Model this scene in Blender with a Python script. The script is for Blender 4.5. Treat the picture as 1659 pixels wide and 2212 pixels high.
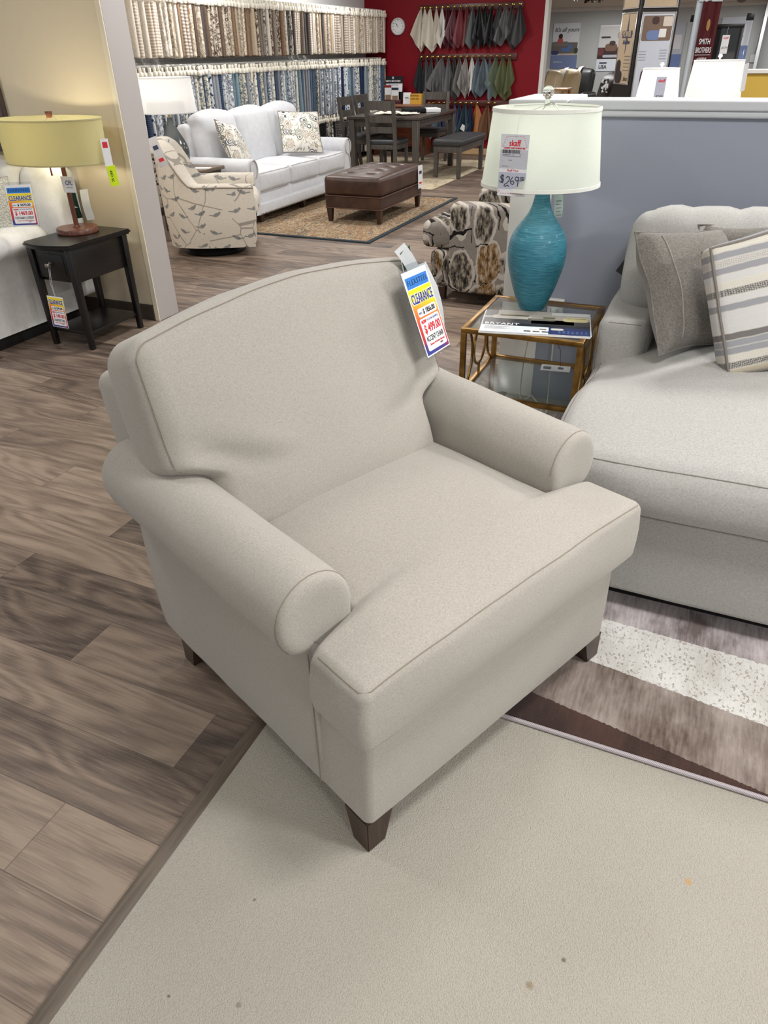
import bpy, bmesh, math, random
from mathutils import Vector, Matrix, noise
EXPO, WORLD = 0.0, 0.5
LCOL = (1.0, .997, .985)
LIGHTS = [(-5.0, -1.5, 10), (-2.4, -1.5, 8), (.4, -1.5, 16), (3.0, -1.5, 60), (-5.0, 1.2, 40), (-2.4, 1.2, 14), (.4, 1.2, 36), (3.0, 1.2, 90), (-5.0, 4.2, 30), (-2.4, 4.2, 36), (.4, 4.2, 64), (3.0, 4.2, 60)]
LIGHTS += [(x, y, 40) for x in (-5.0, -2.4, .4, 3.0) for y in (7.4, 10.6)] + [(x, y, 64) for x in (-4, 0) for y in (15, 20, 24)]
random.seed(7)
S = bpy.context.scene
for o in list(bpy.data.objects): bpy.data.objects.remove(o)
C = S.collection
PI = math.pi
# ---------------------------------------------------------------- camera
IW, IH, FPX, EYE = 1659.0, 2212.0, 1534.0, 1.5
vx, vy = 876 - IW/2, 3470 - IH/2                     # vertical vanishing point of the photograph
down = Vector((vx, vy, FPX)).normalized()
fwd = (Vector((0, 0, 1)) - down*down.z).normalized()
right = down.cross(fwd)
YAW = math.radians(24.5)
Rz = Matrix(((math.cos(YAW), -math.sin(YAW), 0), (math.sin(YAW), math.cos(YAW), 0), (0, 0, 1)))
R2 = Rz @ Matrix((right, fwd, -down))                # image axes (right, down, into scene) -> room axes
cd = bpy.data.cameras.new('camera'); cam = bpy.data.objects.new('camera', cd); C.objects.link(cam)
cd.sensor_fit = 'HORIZONTAL'; cd.sensor_width = 36.0; cd.lens = FPX/IW*36.0
cd.clip_start = 0.05; cd.clip_end = 200
cam.matrix_world = Matrix.Translation((0, 0, EYE)) @ Matrix((R2.col[0], -R2.col[1], -R2.col[2])).transposed().to_4x4()
S.camera = cam
S.view_settings.view_transform = 'Standard'; S.view_settings.look = 'None'
S.view_settings.exposure = EXPO; S.view_settings.gamma = 1.0; S.view_settings.use_curve_mapping = False
# ---------------------------------------------------------------- world and ceiling lights
W = bpy.data.worlds.new('world'); S.world = W; W.use_nodes = True
W.node_tree.nodes['Background'].inputs[0].default_value = (0.93, 0.97, 1.0, 1)
W.node_tree.nodes['Background'].inputs[1].default_value = WORLD
def ceiling_light(x, y, e, sx=1.2, sy=1.2, z=2.72, col=LCOL):
    l = bpy.data.lights.new('ceiling_lamp', 'AREA'); l.shape = 'RECTANGLE'; l.size = sx; l.size_y = sy
    l.energy = e; l.color = col
    o = bpy.data.objects.new('ceiling_lamp', l); o.location = (x, y, z); C.objects.link(o)
for (x, y, e) in LIGHTS: ceiling_light(x, y, e, z=2.72 if y < 13 else 2.44, sx=.5, sy=.5)
# ---------------------------------------------------------------- colour and materials
def lin(c):
    return tuple((v/255/12.92 if v/255 <= .04045 else ((v/255+.055)/1.055)**2.4) for v in c) + (1,)
class NT:
    def __init__(s, name, rough=.6, spec=.35, metal=0):
        s.m = bpy.data.materials.new(name); s.m.use_nodes = True
        s.t = s.m.node_tree; s.b = s.t.nodes['Principled BSDF']
        s.b.inputs['Roughness'].default_value = rough; s.b.inputs['Metallic'].default_value = metal
        s.b.inputs['Specular IOR Level'].default_value = spec
    def n(s, typ, ins=None, **kw):
        x = s.t.nodes.new(typ)
        for k, v in kw.items(): setattr(x, k, v)
        for k, v in (ins or {}).items():
            if hasattr(v, 'is_output') or isinstance(v, bpy.types.NodeSocket): s.t.links.new(v, x.inputs[k])
            else: x.inputs[k].default_value = v
        return x
    def coord(s, kind='Object', scale=(1, 1, 1), rot=(0, 0, 0), loc=(0, 0, 0)):
        tc = s.n('ShaderNodeTexCoord')
        return s.n('ShaderNodeMapping', {0: tc.outputs[kind], 'Scale': scale, 'Rotation': rot, 'Location': loc}).outputs[0]
    def math(s, op, a, b=0.0, c=None):
        d = {0: a, 1: b}
        if c is not None: d[2] = c
        return s.n('ShaderNodeMath', d, operation=op).outputs[0]
    def noise(s, vec, scale, detail=4, rough=.55, dist=0.0):
        return s.n('ShaderNodeTexNoise', {'Vector': vec, 'Scale': scale, 'Detail': detail, 'Roughness': rough, 'Distortion': dist}).outputs['Fac']
    def ramp(s, fac, stops, interp='LINEAR'):
        r = s.n('ShaderNodeValToRGB', {0: fac}); r.color_ramp.interpolation = interp
        e = r.color_ramp.elements
        while len(e) < len(stops): e.new(.5)
        for i, (p, c) in enumerate(stops): e[i].position = p; e[i].color = lin(c)
        return r.outputs[0]
    def mix(s, fac, a, b, mode='MIX'):
        x = s.n('ShaderNodeMix', data_type='RGBA', blend_type=mode)
        for k, v in ((0, fac), (6, a), (7, b)):
            if isinstance(v, bpy.types.NodeSocket): s.t.links.new(v, x.inputs[k])
            else: x.inputs[k].default_value = v
        return x.outputs[2]
    def col(s, v):
        if isinstance(v, bpy.types.NodeSocket): s.t.links.new(v, s.b.inputs['Base Color'])
        else: s.b.inputs['Base Color'].default_value = v
        return s
    def bump(s, h, strength=.3, dist=.002):
        b = s.n('ShaderNodeBump', {'Height': h, 'Strength': strength, 'Distance': dist})
        s.t.links.new(b.outputs[0], s.b.inputs['Normal']); return s
    def rough(s, v):
        s.t.links.new(v, s.b.inputs['Roughness']); return s
_pl = {}
def plain(name, c, rough=.5, metal=0, spec=.35):
    k = (name,)
    if k not in _pl:
        t = NT(name, rough, spec, metal); n = t.noise(t.coord(), 40, 3)
        t.col(t.mix(n, lin(tuple(v*.96 for v in c)), lin(tuple(min(255, v*1.03) for v in c))))
        _pl[k] = t.m
    return _pl[k]
def cloth(name, c1, c2, weave=900, fleck=60, bump=.25, sheen=.25, slub=.5):
    """woven upholstery: fine weave bump, slubby two-tone flecks"""
    t = NT(name, .92, .15)
    v = t.coord()
    a = t.noise(t.coord(scale=(1, 1, 6)), weave*.35, 2); b = t.noise(t.coord(scale=(6, 6, 1)), weave*.35, 2)
    f = t.noise(v, fleck, 3)
    mixv = t.math('ADD', t.math('MULTIPLY', t.math('ADD', a, b), .5*(1-slub*.4)), t.math('MULTIPLY', f, slub*.4))
    r = t.n('ShaderNodeMapRange', {0: mixv, 1: .36, 2: .64})
    t.col(t.mix(r.outputs[0], lin(c1), lin(c2)))
    t.bump(t.math('ADD', a, b), bump, .0008)
    t.b.inputs['Sheen Weight'].default_value = sheen; t.b.inputs['Sheen Roughness'].default_value = .5
    return t.m
def wood(name, c1, c2, rough=.35, scale=1.0, axis=0, spec=.45):
    t = NT(name, rough, spec); sc = [18, 18, 18]; sc[axis] = 1.2
    n = t.noise(t.coord(scale=tuple(v*scale for v in sc)), 3, 6, .6, .4)
    t.col(t.ramp(n, [(.3, c1), (.7, c2)])); t.bump(n, .08, .001); return t.m
def metal(name, c, rough=.25):
    t = NT(name, rough, .5, 1.0); n = t.noise(t.coord(), 60, 3)
    t.col(t.mix(n, lin(tuple(v*.85 for v in c)), lin(c))); return t.m
def glassy(name, tint=(235, 245, 242), rough=.02, alpha=.16):
    """thin clear sheet: mostly transparent with a real reflection"""
    t = NT(name); nt = t.t
    tr = t.n('ShaderNodeBsdfTransparent', {0: lin(tint)}); gl = t.n('ShaderNodeBsdfGlossy', {'Roughness': rough})
    fr = t.n('ShaderNodeLayerWeight', {0: .5})
    f2 = t.math('ADD', t.math('MULTIPLY', t.math('POWER', fr.outputs['Facing'], 5), .7), .02 + alpha*.03)
    mx = t.n('ShaderNodeMixShader', {0: f2, 1: tr.outputs[0], 2: gl.outputs[0]})
    nt.links.new(mx.outputs[0], nt.nodes['Material Output'].inputs[0]); return t.m
# ---------------------------------------------------------------- objects
def props(o, label=None, cat=None, group=None, kind=None):
    if label: o['label'] = label
    if cat: o['category'] = cat
    if group: o['group'] = group
    if kind: o['kind'] = kind
    return o
def thing(name, label, cat, loc=(0, 0, 0), rz=0.0, group=None, M=None):
    o = bpy.data.objects.new(name, None); o.empty_display_size = .1; C.objects.link(o)
    if M is not None: o.matrix_world = M
    else: o.location = loc; o.rotation_euler = (0, 0, rz)
    return props(o, label, cat, group)
def obj(name, bm, mat, parent=None, smooth=True, label=None, cat=None, group=None, kind=None, M=None, angle=.7):
    me = bpy.data.meshes.new(name)
    bmesh.ops.recalc_face_normals(bm, faces=bm.faces) if smooth != 'keep' else None
    if smooth:
        for f in bm.faces: f.smooth = True
        for e in bm.edges:
            if len(e.link_faces) == 2 and e.calc_face_angle(0) > angle: e.smooth = False
    bm.to_mesh(me); bm.free()
    for m in (mat if isinstance(mat, (list, tuple)) else [mat]): me.materials.append(m)
    o = bpy.data.objects.new(name, me); C.objects.link(o)
    if parent: o.parent = parent
    if M is not None: o.matrix_local = M
    return props(o, label, cat, group, kind)
def struct(name, bm, mat, smooth=False): return obj(name, bm, mat, None, smooth, kind='structure')
def BM(): return bmesh.new()
def T(x, y, z): return Matrix.Translation((x, y, z))
def RX(a): return Matrix.Rotation(a, 4, 'X')
def RY(a): return Matrix.Rotation(a, 4, 'Y')
def RZ(a): return Matrix.Rotation(a, 4, 'Z')
def frame(o, x, y):
    """matrix with origin o, local x along x, local y close to y, z = x cross y"""
    x = Vector(x).normalized(); z = x.cross(Vector(y)).normalized(); y = z.cross(x)
    m = Matrix((x, y, z)).transposed().to_4x4(); m.translation = Vector(o); return m
def rbox(bm, size, c=(0, 0, 0), r=.004, seg=2, M=None, bot=None):
    """bevelled box; bot = (fx, fy) scale of the bottom for tapers"""
    x = bmesh.ops.create_cube(bm, size=1.0); vs = x['verts']
    for v in vs:
        k = bot if (bot and v.co.z < 0) else (1, 1)
        v.co = Vector((v.co.x*size[0]*k[0], v.co.y*size[1]*k[1], v.co.z*size[2]))
    if r > 0:
        es = list({e for v in vs for e in v.link_edges})
        g = bmesh.ops.bevel(bm, geom=es, offset=min(r, min(size)*.45), segments=seg, affect='EDGES', profile=.5)
        vs = list(set(g['verts']) | {v for v in vs if v.is_valid})
    MM = T(*c) if M is None else M @ T(*c)
    bmesh.ops.transform(bm, matrix=MM, verts=vs); return bm
def bxmm(bm, a, b, r=.004, seg=2):
    return rbox(bm, [b[i]-a[i] for i in range(3)], [(b[i]+a[i])/2 for i in range(3)], r, seg)
def lathe(bm, prof, n=40, M=None, cap=True, sx=1, sy=1):
    rows = []
    for (r, z) in prof:
        rows.append([bm.verts.new((r*math.cos(2*PI*i/n)*sx, r*math.sin(2*PI*i/n)*sy, z)) for i in range(n)])
    for a, b in zip(rows, rows[1:]):
        for i in range(n): bm.faces.new((a[i], a[(i+1) % n], b[(i+1) % n], b[i]))
    if cap:
        if prof[0][0] > 1e-5: bm.faces.new(rows[0][::-1])
        if prof[-1][0] > 1e-5: bm.faces.new(rows[-1])
    if M is not None: bmesh.ops.transform(bm, matrix=M, verts=[v for r in rows for v in r])
    return bm
def tube(bm, pts, r, n=8, closed=False, rf=None):
    pts = [Vector(p) for p in pts]; N = len(pts); rings = []
    up = None
    for i, p in enumerate(pts):
        a = pts[(i-1) % N] if (closed or i > 0) else p; b = pts[(i+1) % N] if (closed or i < N-1) else p
        d = (b-a).normalized()
        if up is None:
            up = Vector((0, 0, 1)) if abs(d.z) < .9 else Vector((1, 0, 0))
        s = d.cross(up).normalized(); up = s.cross(d).normalized()
        rr = rf(i/(N-1)) if rf else r
        rings.append([bm.verts.new(p + (s*math.cos(2*PI*k/n) + up*math.sin(2*PI*k/n))*rr) for k in range(n)])
    for i in range(N if closed else N-1):
        a, b = rings[i], rings[(i+1) % N]
        for k in range(n): bm.faces.new((a[k], a[(k+1) % n], b[(k+1) % n], b[k]))
    if not closed: bm.faces.new(rings[0][::-1]); bm.faces.new(rings[-1])
    return bm
def prism(bm, poly, depth, M=None):
    """polygon in local xy extruded along +z"""
    a = [bm.verts.new((x, y, 0)) for x, y in poly]; b = [bm.verts.new((x, y, depth)) for x, y in poly]
    bm.faces.new(a[::-1]); bm.faces.new(b); n = len(a)
    for i in range(n): bm.faces.new((a[i], a[(i+1) % n], b[(i+1) % n], b[i]))
    if M is not None: bmesh.ops.transform(bm, matrix=M, verts=a+b)
    return bm
def rrect(w, h, r, n=5, cx=0, cy=0):
    out = []
    for k, (sx, sy) in enumerate(((1, 1), (-1, 1), (-1, -1), (1, -1))):
        for i in range(n+1):
            a = k*PI/2 + i/n*PI/2
            out.append((cx + sx*(w/2-r) + r*math.cos(a), cy + sy*(h/2-r) + r*math.sin(a)))
    return out
def _axis(h, r, n):
    r = min(r, h*.98)
    arc = [r*math.tan(math.radians(a)) for a in (0, 12, 23, 34, 45)]
    inner = h - r
    L = [-inner - a for a in arc[::-1]]; R = [inner + a for a in arc]
    mid = [-inner + 2*inner*(i+1)/(n) for i in range(n-1)] if inner > 1e-4 else []
    out = L + mid + R
    return out, inner
def softbox(bm, size, r, n=(8, 8, 6), f=None, M=None, extra=((), (), ())):
    """rounded box of the full size, every vertex passed through f (gets and returns a Vector); for cushions"""
    h = [s/2 for s in size]; rr = min(r, min(h)*.98)
    ax = []; inn = []
    for k in range(3):
        a, i = _axis(h[k], rr, n[k]); a = sorted(set([round(v, 6) for v in a] + [round(v, 6) for v in extra[k] if abs(v) < i]))
        ax.append(a); inn.append(i)
    cache = {}
    def vert(i, j, k):
        key = (i, j, k)
        if key not in cache:
            p = Vector((ax[0][i], ax[1][j], ax[2][k]))
            q = Vector([max(-inn[m], min(inn[m], p[m])) for m in range(3)])
            d = p - q
            if d.length > 1e-9: p = q + d.normalized()*rr
            if f: p = f(p)
            cache[key] = bm.verts.new(p)
        return cache[key]
    N = [len(a)-1 for a in ax]
    for (u, v, w) in ((0, 1, 2), (1, 2, 0), (2, 0, 1)):
        for side in (0, N[w]):
            for i in range(N[u]):
                for j in range(N[v]):
                    def at(a, b):
                        idx = [0, 0, 0]; idx[u] = a; idx[v] = b; idx[w] = side; return vert(*idx)
                    q = [at(i, j), at(i+1, j), at(i+1, j+1), at(i, j+1)]
                    if side == 0: q.reverse()
                    try: bm.faces.new(q)
                    except ValueError: pass
    if M is not None: bmesh.ops.transform(bm, matrix=M, verts=list(cache.values()))
    return bm
def sstep(a, b, x):
    t = max(0.0, min(1.0, (x-a)/(b-a))); return t*t*(3-2*t)
def wr(p, s, a, seed=0.0): return noise.noise(Vector((p.x*s+seed, p.y*s-seed, p.z*s+2*seed)))*a
def crown(hx, hy, hz, cx=0, cy=0, cz=0, wrk=0.0, ws=9, seed=0.0, post=None):
    """bulge each face of a box outward by cx, cy, cz, with slight wrinkles"""
    def f(p):
        a = max(0, 1-(p.x/hx)**2); b = max(0, 1-(p.y/hy)**2); c = max(0, 1-(p.z/hz)**2)
        q = Vector((p.x + cx*b*c*p.x/hx, p.y + cy*a*c*p.y/hy, p.z + cz*a*b*p.z/hz))
        if wrk: q += Vector((wr(p, ws, wrk, seed), wr(p, ws, wrk, seed+5), wr(p, ws, wrk, seed+9)))
        return post(q) if post else q
    return f
def pillow(bm, w, h, t, M=None, n=18, pinch=.06, wrk=.006, seed=0.0, ear=.0):
    """knife-edge throw pillow in local xz plane, thickness along y"""
    vs = {}
    def P(i, j, s):
        u = -1+2*i/n; v = -1+2*j/n
        k = (1-abs(u)**2.6)*(1-abs(v)**2.6)
        edge = i in (0, n) or j in (0, n)
        key = (i, j, 0 if edge else s)
        if key not in vs:
            x = u*w/2*(1-pinch*(1-v*v)*1.0 + ear*abs(u*v)); z = v*h/2*(1-pinch*(1-u*u) + ear*abs(u*v))
            y = s*(t/2)*(max(k, 0)**.42) if not edge else 0
            q = Vector((x, y, z)); q += Vector((wr(q, 7, wrk, seed), wr(q, 8, wrk*1.6, seed+3), wr(q, 7, wrk, seed+6)))
            vs[key] = bm.verts.new(q)
        return vs[key]
    for s in (-1, 1):
        for i in range(n):
            for j in range(n):
                q = [P(i, j, s), P(i+1, j, s), P(i+1, j+1, s), P(i, j+1, s)]
                bm.faces.new(q if s < 0 else q[::-1])
    if M is not None: bmesh.ops.transform(bm, matrix=M, verts=list(vs.values()))
    return bm
def pillow_edge(w, h, n=18, pinch=.06, wrk=.006, seed=0.0, ear=0.0):
    out = []
    for k in range(4*n):
        s, i = divmod(k, n); u = -1+2*i/n
        a, b = ((u, -1), (1, u), (-u, 1), (-1, -u))[s]
        q = Vector((a*w/2*(1-pinch*(1-b*b)+ear*abs(a*b)), 0, b*h/2*(1-pinch*(1-a*a)+ear*abs(a*b))))
        q += Vector((wr(q, 7, wrk, seed), wr(q, 8, wrk*1.6, seed+3), wr(q, 7, wrk, seed+6))); out.append(q)
    return out
def text(name, s, size, mat, parent, M, align='CENTER', bold=0.0, sx=1.0, shear=0.0, spacing=1.0, fit=None):
    cu = bpy.data.curves.new(name, 'FONT'); cu.body = s; cu.size = size; cu.align_x = align; cu.align_y = 'CENTER'
    cu.extrude = 0.0002; cu.offset = bold; cu.shear = shear; cu.space_character = spacing; cu.resolution_u = 3
    tmp = bpy.data.objects.new(name, cu); C.objects.link(tmp)
    me = bpy.data.meshes.new_from_object(tmp.evaluated_get(bpy.context.evaluated_depsgraph_get()))
    bpy.data.objects.remove(tmp); bpy.data.curves.remove(cu)
    if fit:
        xs = [v.co.x for v in me.vertices]; sx = fit/max(1e-6, max(xs)-min(xs))
    me.transform(Matrix.Diagonal((sx, 1, 1, 1)))
    me.materials.clear(); me.materials.append(mat); me.name = name
    o = bpy.data.objects.new(name, me); C.objects.link(o)
    if parent: o.parent = parent
    o.matrix_local = M; return o
def copy_tree(o, parent=None):
    c = o.copy(); C.objects.link(c)
    if parent: c.parent = parent
    for ch in list(o.children): copy_tree(ch, c)
    return c
# ================================================================ structure
def mat_planks():
    t = NT('plank_floor', .42, .4); v = t.coord()
    x = t.n('ShaderNodeSeparateXYZ', {0: v}); X, Y = x.outputs[0], x.outputs[1]
    ry = t.math('DIVIDE', t.math('SUBTRACT', Y, .09), .1835); row = t.math('FLOOR', ry)
    off = t.math('ADD', t.math('MULTIPLY', row, .522), .97 - 4*.522 + 1.22*40)
    rx = t.math('DIVIDE', t.math('ADD', X, off), 1.22); col = t.math('FLOOR', rx)
    cell = t.n('ShaderNodeCombineXYZ', {0: row, 1: col}).outputs[0]
    wn = t.n('ShaderNodeTexWhiteNoise', {0: cell}, noise_dimensions='3D'); r1 = wn.outputs[0]
    sc = t.n('ShaderNodeVectorMath', {0: v, 1: (1.0, 9, 1)}, operation='MULTIPLY').outputs[0]
    sh = t.n('ShaderNodeVectorMath', {0: wn.outputs[1], 1: (37, 23, 11)}, operation='MULTIPLY').outputs[0]
    g = t.n('ShaderNodeVectorMath', {0: sc, 1: sh}, operation='ADD').outputs[0]
    big = t.noise(g, 1.5, 3, .5, 1.6); fine = t.noise(t.n('ShaderNodeVectorMath', {0: g, 1: (1.2, 6, 1)}, operation='MULTIPLY').outputs[0], 4, 5, .65, .3)
    # cathedral rings: distorted bands along the plank
    wv = t.n('ShaderNodeTexWave', {'Vector': t.n('ShaderNodeVectorMath', {0: g, 1: (.8, 1, 1)}, operation='MULTIPLY').outputs[0], 'Scale': 1.6, 'Distortion': 9, 'Detail': 3, 'Detail Scale': .9}, bands_direction='Y').outputs['Fac']
    ctr = t.n('ShaderNodeTexNoise', {'Vector': t.n('ShaderNodeVectorMath', {0: g, 1: (.75, .42, 1)}, operation='MULTIPLY').outputs[0], 'Scale': 1.1, 'Detail': 1.5, 'Roughness': .45, 'Distortion': .35}).outputs['Fac']
    wv = t.math('ADD', t.math('MULTIPLY', t.math('SINE', t.math('MULTIPLY', ctr, 95)), .5), .5)
    tone = t.math('ADD', t.math('MULTIPLY', r1, .30), t.math('ADD', t.math('MULTIPLY', big, .62), t.math('ADD', t.math('MULTIPLY', fine, .46), t.math('MULTIPLY', wv, .13))))
    c = t.ramp(tone, [(.40, (54, 45, 40)), (.57, (86, 73, 65)), (.74, (116, 100, 88)), (.96, (150, 132, 116))])
    streak = t.n('ShaderNodeMapRange', {0: t.noise(t.n('ShaderNodeVectorMath', {0: g, 1: (3.5, 14, 1)}, operation='MULTIPLY').outputs[0], 4, 2), 1: .63, 2: .72}).outputs[0]
    c = t.mix(t.math('MULTIPLY', streak, .35), c, lin((192, 176, 158)))
    fy = t.math('FRACT', ry); fx = t.math('FRACT', rx)
    ey = t.math('MINIMUM', fy, t.math('SUBTRACT', 1, fy)); ex = t.math('MINIMUM', fx, t.math('SUBTRACT', 1, fx))
    gap = t.math('MINIMUM', t.math('DIVIDE', ey, .008), t.math('DIVIDE', ex, .0013))
    gm = t.n('ShaderNodeMapRange', {0: gap, 1: .3, 2: 1.2}).outputs[0]
    c = t.mix(t.math('ADD', t.math('MULTIPLY', gm, .6), .4), lin((58, 48, 42)), c); t.col(c)
    t.bump(t.math('ADD', t.math('MULTIPLY', fine, .4), gm), .15, .001)
    t.rough(t.n('ShaderNodeMapRange', {0: fine, 3: .36, 4: .54}).outputs[0])
    return t.m
def mat_carpet():
    t = NT('carpet_pile', .97, .1); v = t.coord()
    vo = t.n('ShaderNodeTexVoronoi', {'Vector': v, 'Scale': 330, 'Randomness': 1}); n = t.noise(v, 480, 3); b = t.noise(v, 3.2, 4)
    c = t.mix(n, lin((162, 157, 147)), lin((192, 187, 176)))
    c = t.mix(t.n('ShaderNodeMapRange', {0: b, 1: .35, 2: .7, 3: 0, 4: .22}).outputs[0], c, lin((160, 152, 139)))
    c = t.mix(t.n('ShaderNodeMapRange', {0: vo.outputs['Distance'], 1: .25, 2: .75, 3: 0, 4: .22}).outputs[0], c, lin((128, 118, 102)))
    # stray crumbs and small stains with shapes of their own
    for (x, y, r, cc) in ((.02, .76, .006, (92, 78, 60)), (-.03, .69, .010, (140, 124, 96)), (.23, 1.02, .010, (190, 150, 96)), (-.65, .96, .012, (110, 100, 88)),
                          (-.2, .36, .006, (70, 66, 60)), (-.6, .62, .004, (90, 84, 74)), (-.52, .44, .007, (132, 122, 108)), (.06, .38, .005, (82, 78, 72)), (-.65, .40, .004, (84, 78, 70))):
        d = t.n('ShaderNodeVectorMath', {0: t.n('ShaderNodeVectorMath', {0: v, 1: (1, 1, 0)}, operation='MULTIPLY').outputs[0], 1: (x, y, 0)}, operation='DISTANCE').outputs['Value']
        dd = t.math('ADD', d, t.math('MULTIPLY', t.math('SUBTRACT', n, .5), r*1.2))
        c = t.mix(t.n('ShaderNodeMapRange', {0: dd, 1: r, 2: r*.4, 3: 0, 4: .75}).outputs[0], c, lin(cc))
    t.col(c); t.bump(t.math('ADD', t.math('MULTIPLY', vo.outputs['Distance'], -1), n), .55, .003); return t.m
def paint(name, c, rough=.7):
    t = NT(name, rough, .25); n = t.noise(t.coord(), 220, 3); t.col(t.mix(t.noise(t.coord(), 2, 3), lin(tuple(v*.975 for v in c)), lin(c)))
    t.bump(n, .06, .001); return t.m
struct('floor', bxmm(BM(), (-15, -4, -.1), (9, 27, 0), 0), mat_planks())
CZ = .006
struct('floor_carpet', bxmm(BM(), (-.835, -4, -.05), (6, 3.4, CZ), 0), mat_carpet())
m_strip = NT('strip_vinyl', .5, .35); m_strip.col(m_strip.ramp(m_strip.noise(m_strip.coord(scale=(30, 2, 30)), 3, 5), [(.3, (84, 74, 64)), (.7, (112, 100, 88))]))
bm = BM()
prism(bm, [(-.022, 0), (.022, 0), (.019, .006), (.010, .0095), (-.010, .0095), (-.019, .006)], 7.3, Matrix(((1, 0, 0, -.843), (0, 0, 1, -3.9), (0, 1, 0, 0), (0, 0, 0, 1))))
struct('trim_1', bm, m_strip.m)
cream = paint('cream_paint', (226, 212, 186)); post_grey = paint('post_grey_paint', (176, 170, 168)); offw = paint('trim_white_paint', (226, 224, 220), .5)
halfgrey = paint('half_wall_grey_paint', (152, 156, 170)); red = paint('red_paint', (128, 8, 26), .55); whitew = paint('white_wall_paint', (224, 222, 222))
farw = paint('far_wall_paint', (178, 181, 181))
struct('wall_left', bxmm(BM(), (-9, 3.70, 0), (-3.336, 3.88, 2.8), 0), cream)
struct('trim_2', bxmm(BM(), (-3.335, 3.692, 0), (-3.307, 3.888, 2.8), .004), [post_grey])
struct('trim_3', bxmm(BM(), (-3.345, 3.686, 0), (-3.309, 3.696, 2.8), .003), paint('bead_cream_paint', (232, 222, 200)))
struct('baseboard_left', bxmm(BM(), (-9, 3.682, 0), (-3.345, 3.70, .102), .004), plain('baseboard_vinyl', (70, 62, 56), .6))
struct('wall_half', bxmm(BM(), (-.70, 3.38, 0), (5, 3.53, 1.285), 0), halfgrey)
struct('trim_4', bxmm(BM(), (-.885, 3.376, 0), (-.70, 3.535, 1.285), .003), offw)
struct('wall_return', bxmm(BM(), (-.885, 3.53, 0), (-.70, 3.74, 1.285), 0), offw)
bm = bxmm(BM(), (-.665, 3.345, 1.287), (5, 3.56, 1.322), .007, 3); bxmm(bm, (-.665, 3.355, 1.262), (5, 3.38, 1.290), .010, 3)
struct('trim_5', bm, paint('cap_grey_paint', (196, 198, 202), .45))
bm = bxmm(BM(), (-.915, 3.345, 1.287), (-.668, 3.79, 1.322), .007, 3); bxmm(bm, (-.905, 3.355, 1.262), (-.668, 3.38, 1.29), .010, 3)
struct('trim_6', bm, paint('cap_end_paint', (204, 205, 206), .45))
struct('wall_swatch', bxmm(BM(), (-6.3, 3.88, 0), (-6.1, 13, 2.8), 0), whitew)
struct('wall_back', bxmm(BM(), (-6.3, 13, 0), (-3.08, 13.15, 2.8), 0), red)
struct('trim_7', bxmm(BM(), (-3.085, 12.985, 0), (-3.03, 13.165, 2.8), .004), offw)
struct('baseboard_back', bxmm(BM(), (-6.1, 12.98, 0), (-3.085, 13, .10), .004), plain('baseboard_vinyl', (70, 62, 56), .6))
struct('wall_far', bxmm(BM(), (-14, 26, 0), (9, 26.2, 2.8), 0), farw)
struct('trim_8', bxmm(BM(), (-14, 25.95, 2.40), (9, 26, 2.49), .005), offw)
struct('ceiling', bxmm(BM(), (-15, -4, 2.8), (9, 13.15, 2.9), 0), paint('ceiling_paint', (235, 234, 230), .9))
struct('ceiling_far', bxmm(BM(), (-15, 13.15, 2.49), (9, 27, 2.6), 0), paint('far_ceiling_paint', (206, 196, 184), .9))
struct('wall_right', bxmm(BM(), (-.06, 25.0, 0), (.02, 26, 2.49), 0), farw)

# ================================================================ striped area rug under the sofa and armchair
def mat_rug():
    t = NT('shag_rug', .9, .12); v = t.coord(); x = t.n('ShaderNodeSeparateXYZ', {0: v}); X, Y = x.outputs[0], x.outputs[1]
    w = t.math('ADD', Y, t.math('MULTIPLY', t.math('SUBTRACT', t.noise(v, 120, 2), .5), .012))
    cl = t.noise(t.coord(scale=(1, .5, 1)), 7, 5, .6); cross = t.noise(t.coord(scale=(9, 1, 1)), 14, 4, .6); fib = t.noise(v, 500, 2)
    def band(a, b): return t.ramp(t.math('ADD', t.math('MULTIPLY', cl, .75), t.math('MULTIPLY', cross, .25)), [(.40, a), (.62, b)])  # pale and dark cloud blotches put the pile's sheen into the colour
    dark = band((50, 30, 24), (80, 52, 42)); taupe = band((96, 78, 66), (176, 162, 154)); mauve = band((104, 90, 88), (204, 194, 194)); umber = band((80, 62, 54), (120, 100, 90))
    creamc = band((206, 202, 196), (238, 236, 232))
    dots = t.n('ShaderNodeMapRange', {0: t.math('ADD', t.noise(t.coord(scale=(1, .6, 1)), 150, 2), t.math('MULTIPLY', cross, .35)), 1: .74, 2: .82, 3: 0, 4: .65}).outputs[0]
    creamc = t.mix(dots, creamc, lin((132, 114, 104)))
    def line(y0, k): return t.math('GREATER_THAN', w, t.math('ADD', y0, t.math('MULTIPLY', X, k)))
    c = t.mix(line(1.371, -.165), dark, taupe); c = t.mix(line(1.577, -.13), c, creamc)
    c = t.mix(line(1.782, -.045), c, mauve); c = t.mix(line(2.1, .05), c, umber); c = t.mix(line(2.5, -.1), c, creamc); c = t.mix(line(2.9, .08), c, taupe)
    c = t.mix(t.math('MULTIPLY', fib, .16), c, lin((60, 50, 46))); t.col(c); t.bump(fib, .5, .004); t.b.inputs['Sheen Weight'].default_value = .4; return t.m
RZT = CZ + .011
rug = thing('area_rug', 'brown, taupe and cream striped plush rug under the armchair and grey chaise sofa', 'rug', (.9, 2.3, CZ))
obj('pile', softbox(BM(), (2.9, 2.0, .011), .005, (2, 2, 1), None, T(0, 0, .0055)), mat_rug(), rug, M=T(.02, 0, 0))
o = rug.children[0]; me = o.data; me.transform(T(.92, 2.3, CZ)); o.matrix_local = T(-.9, -2.3, -CZ)   # texture runs in room coordinates
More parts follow.
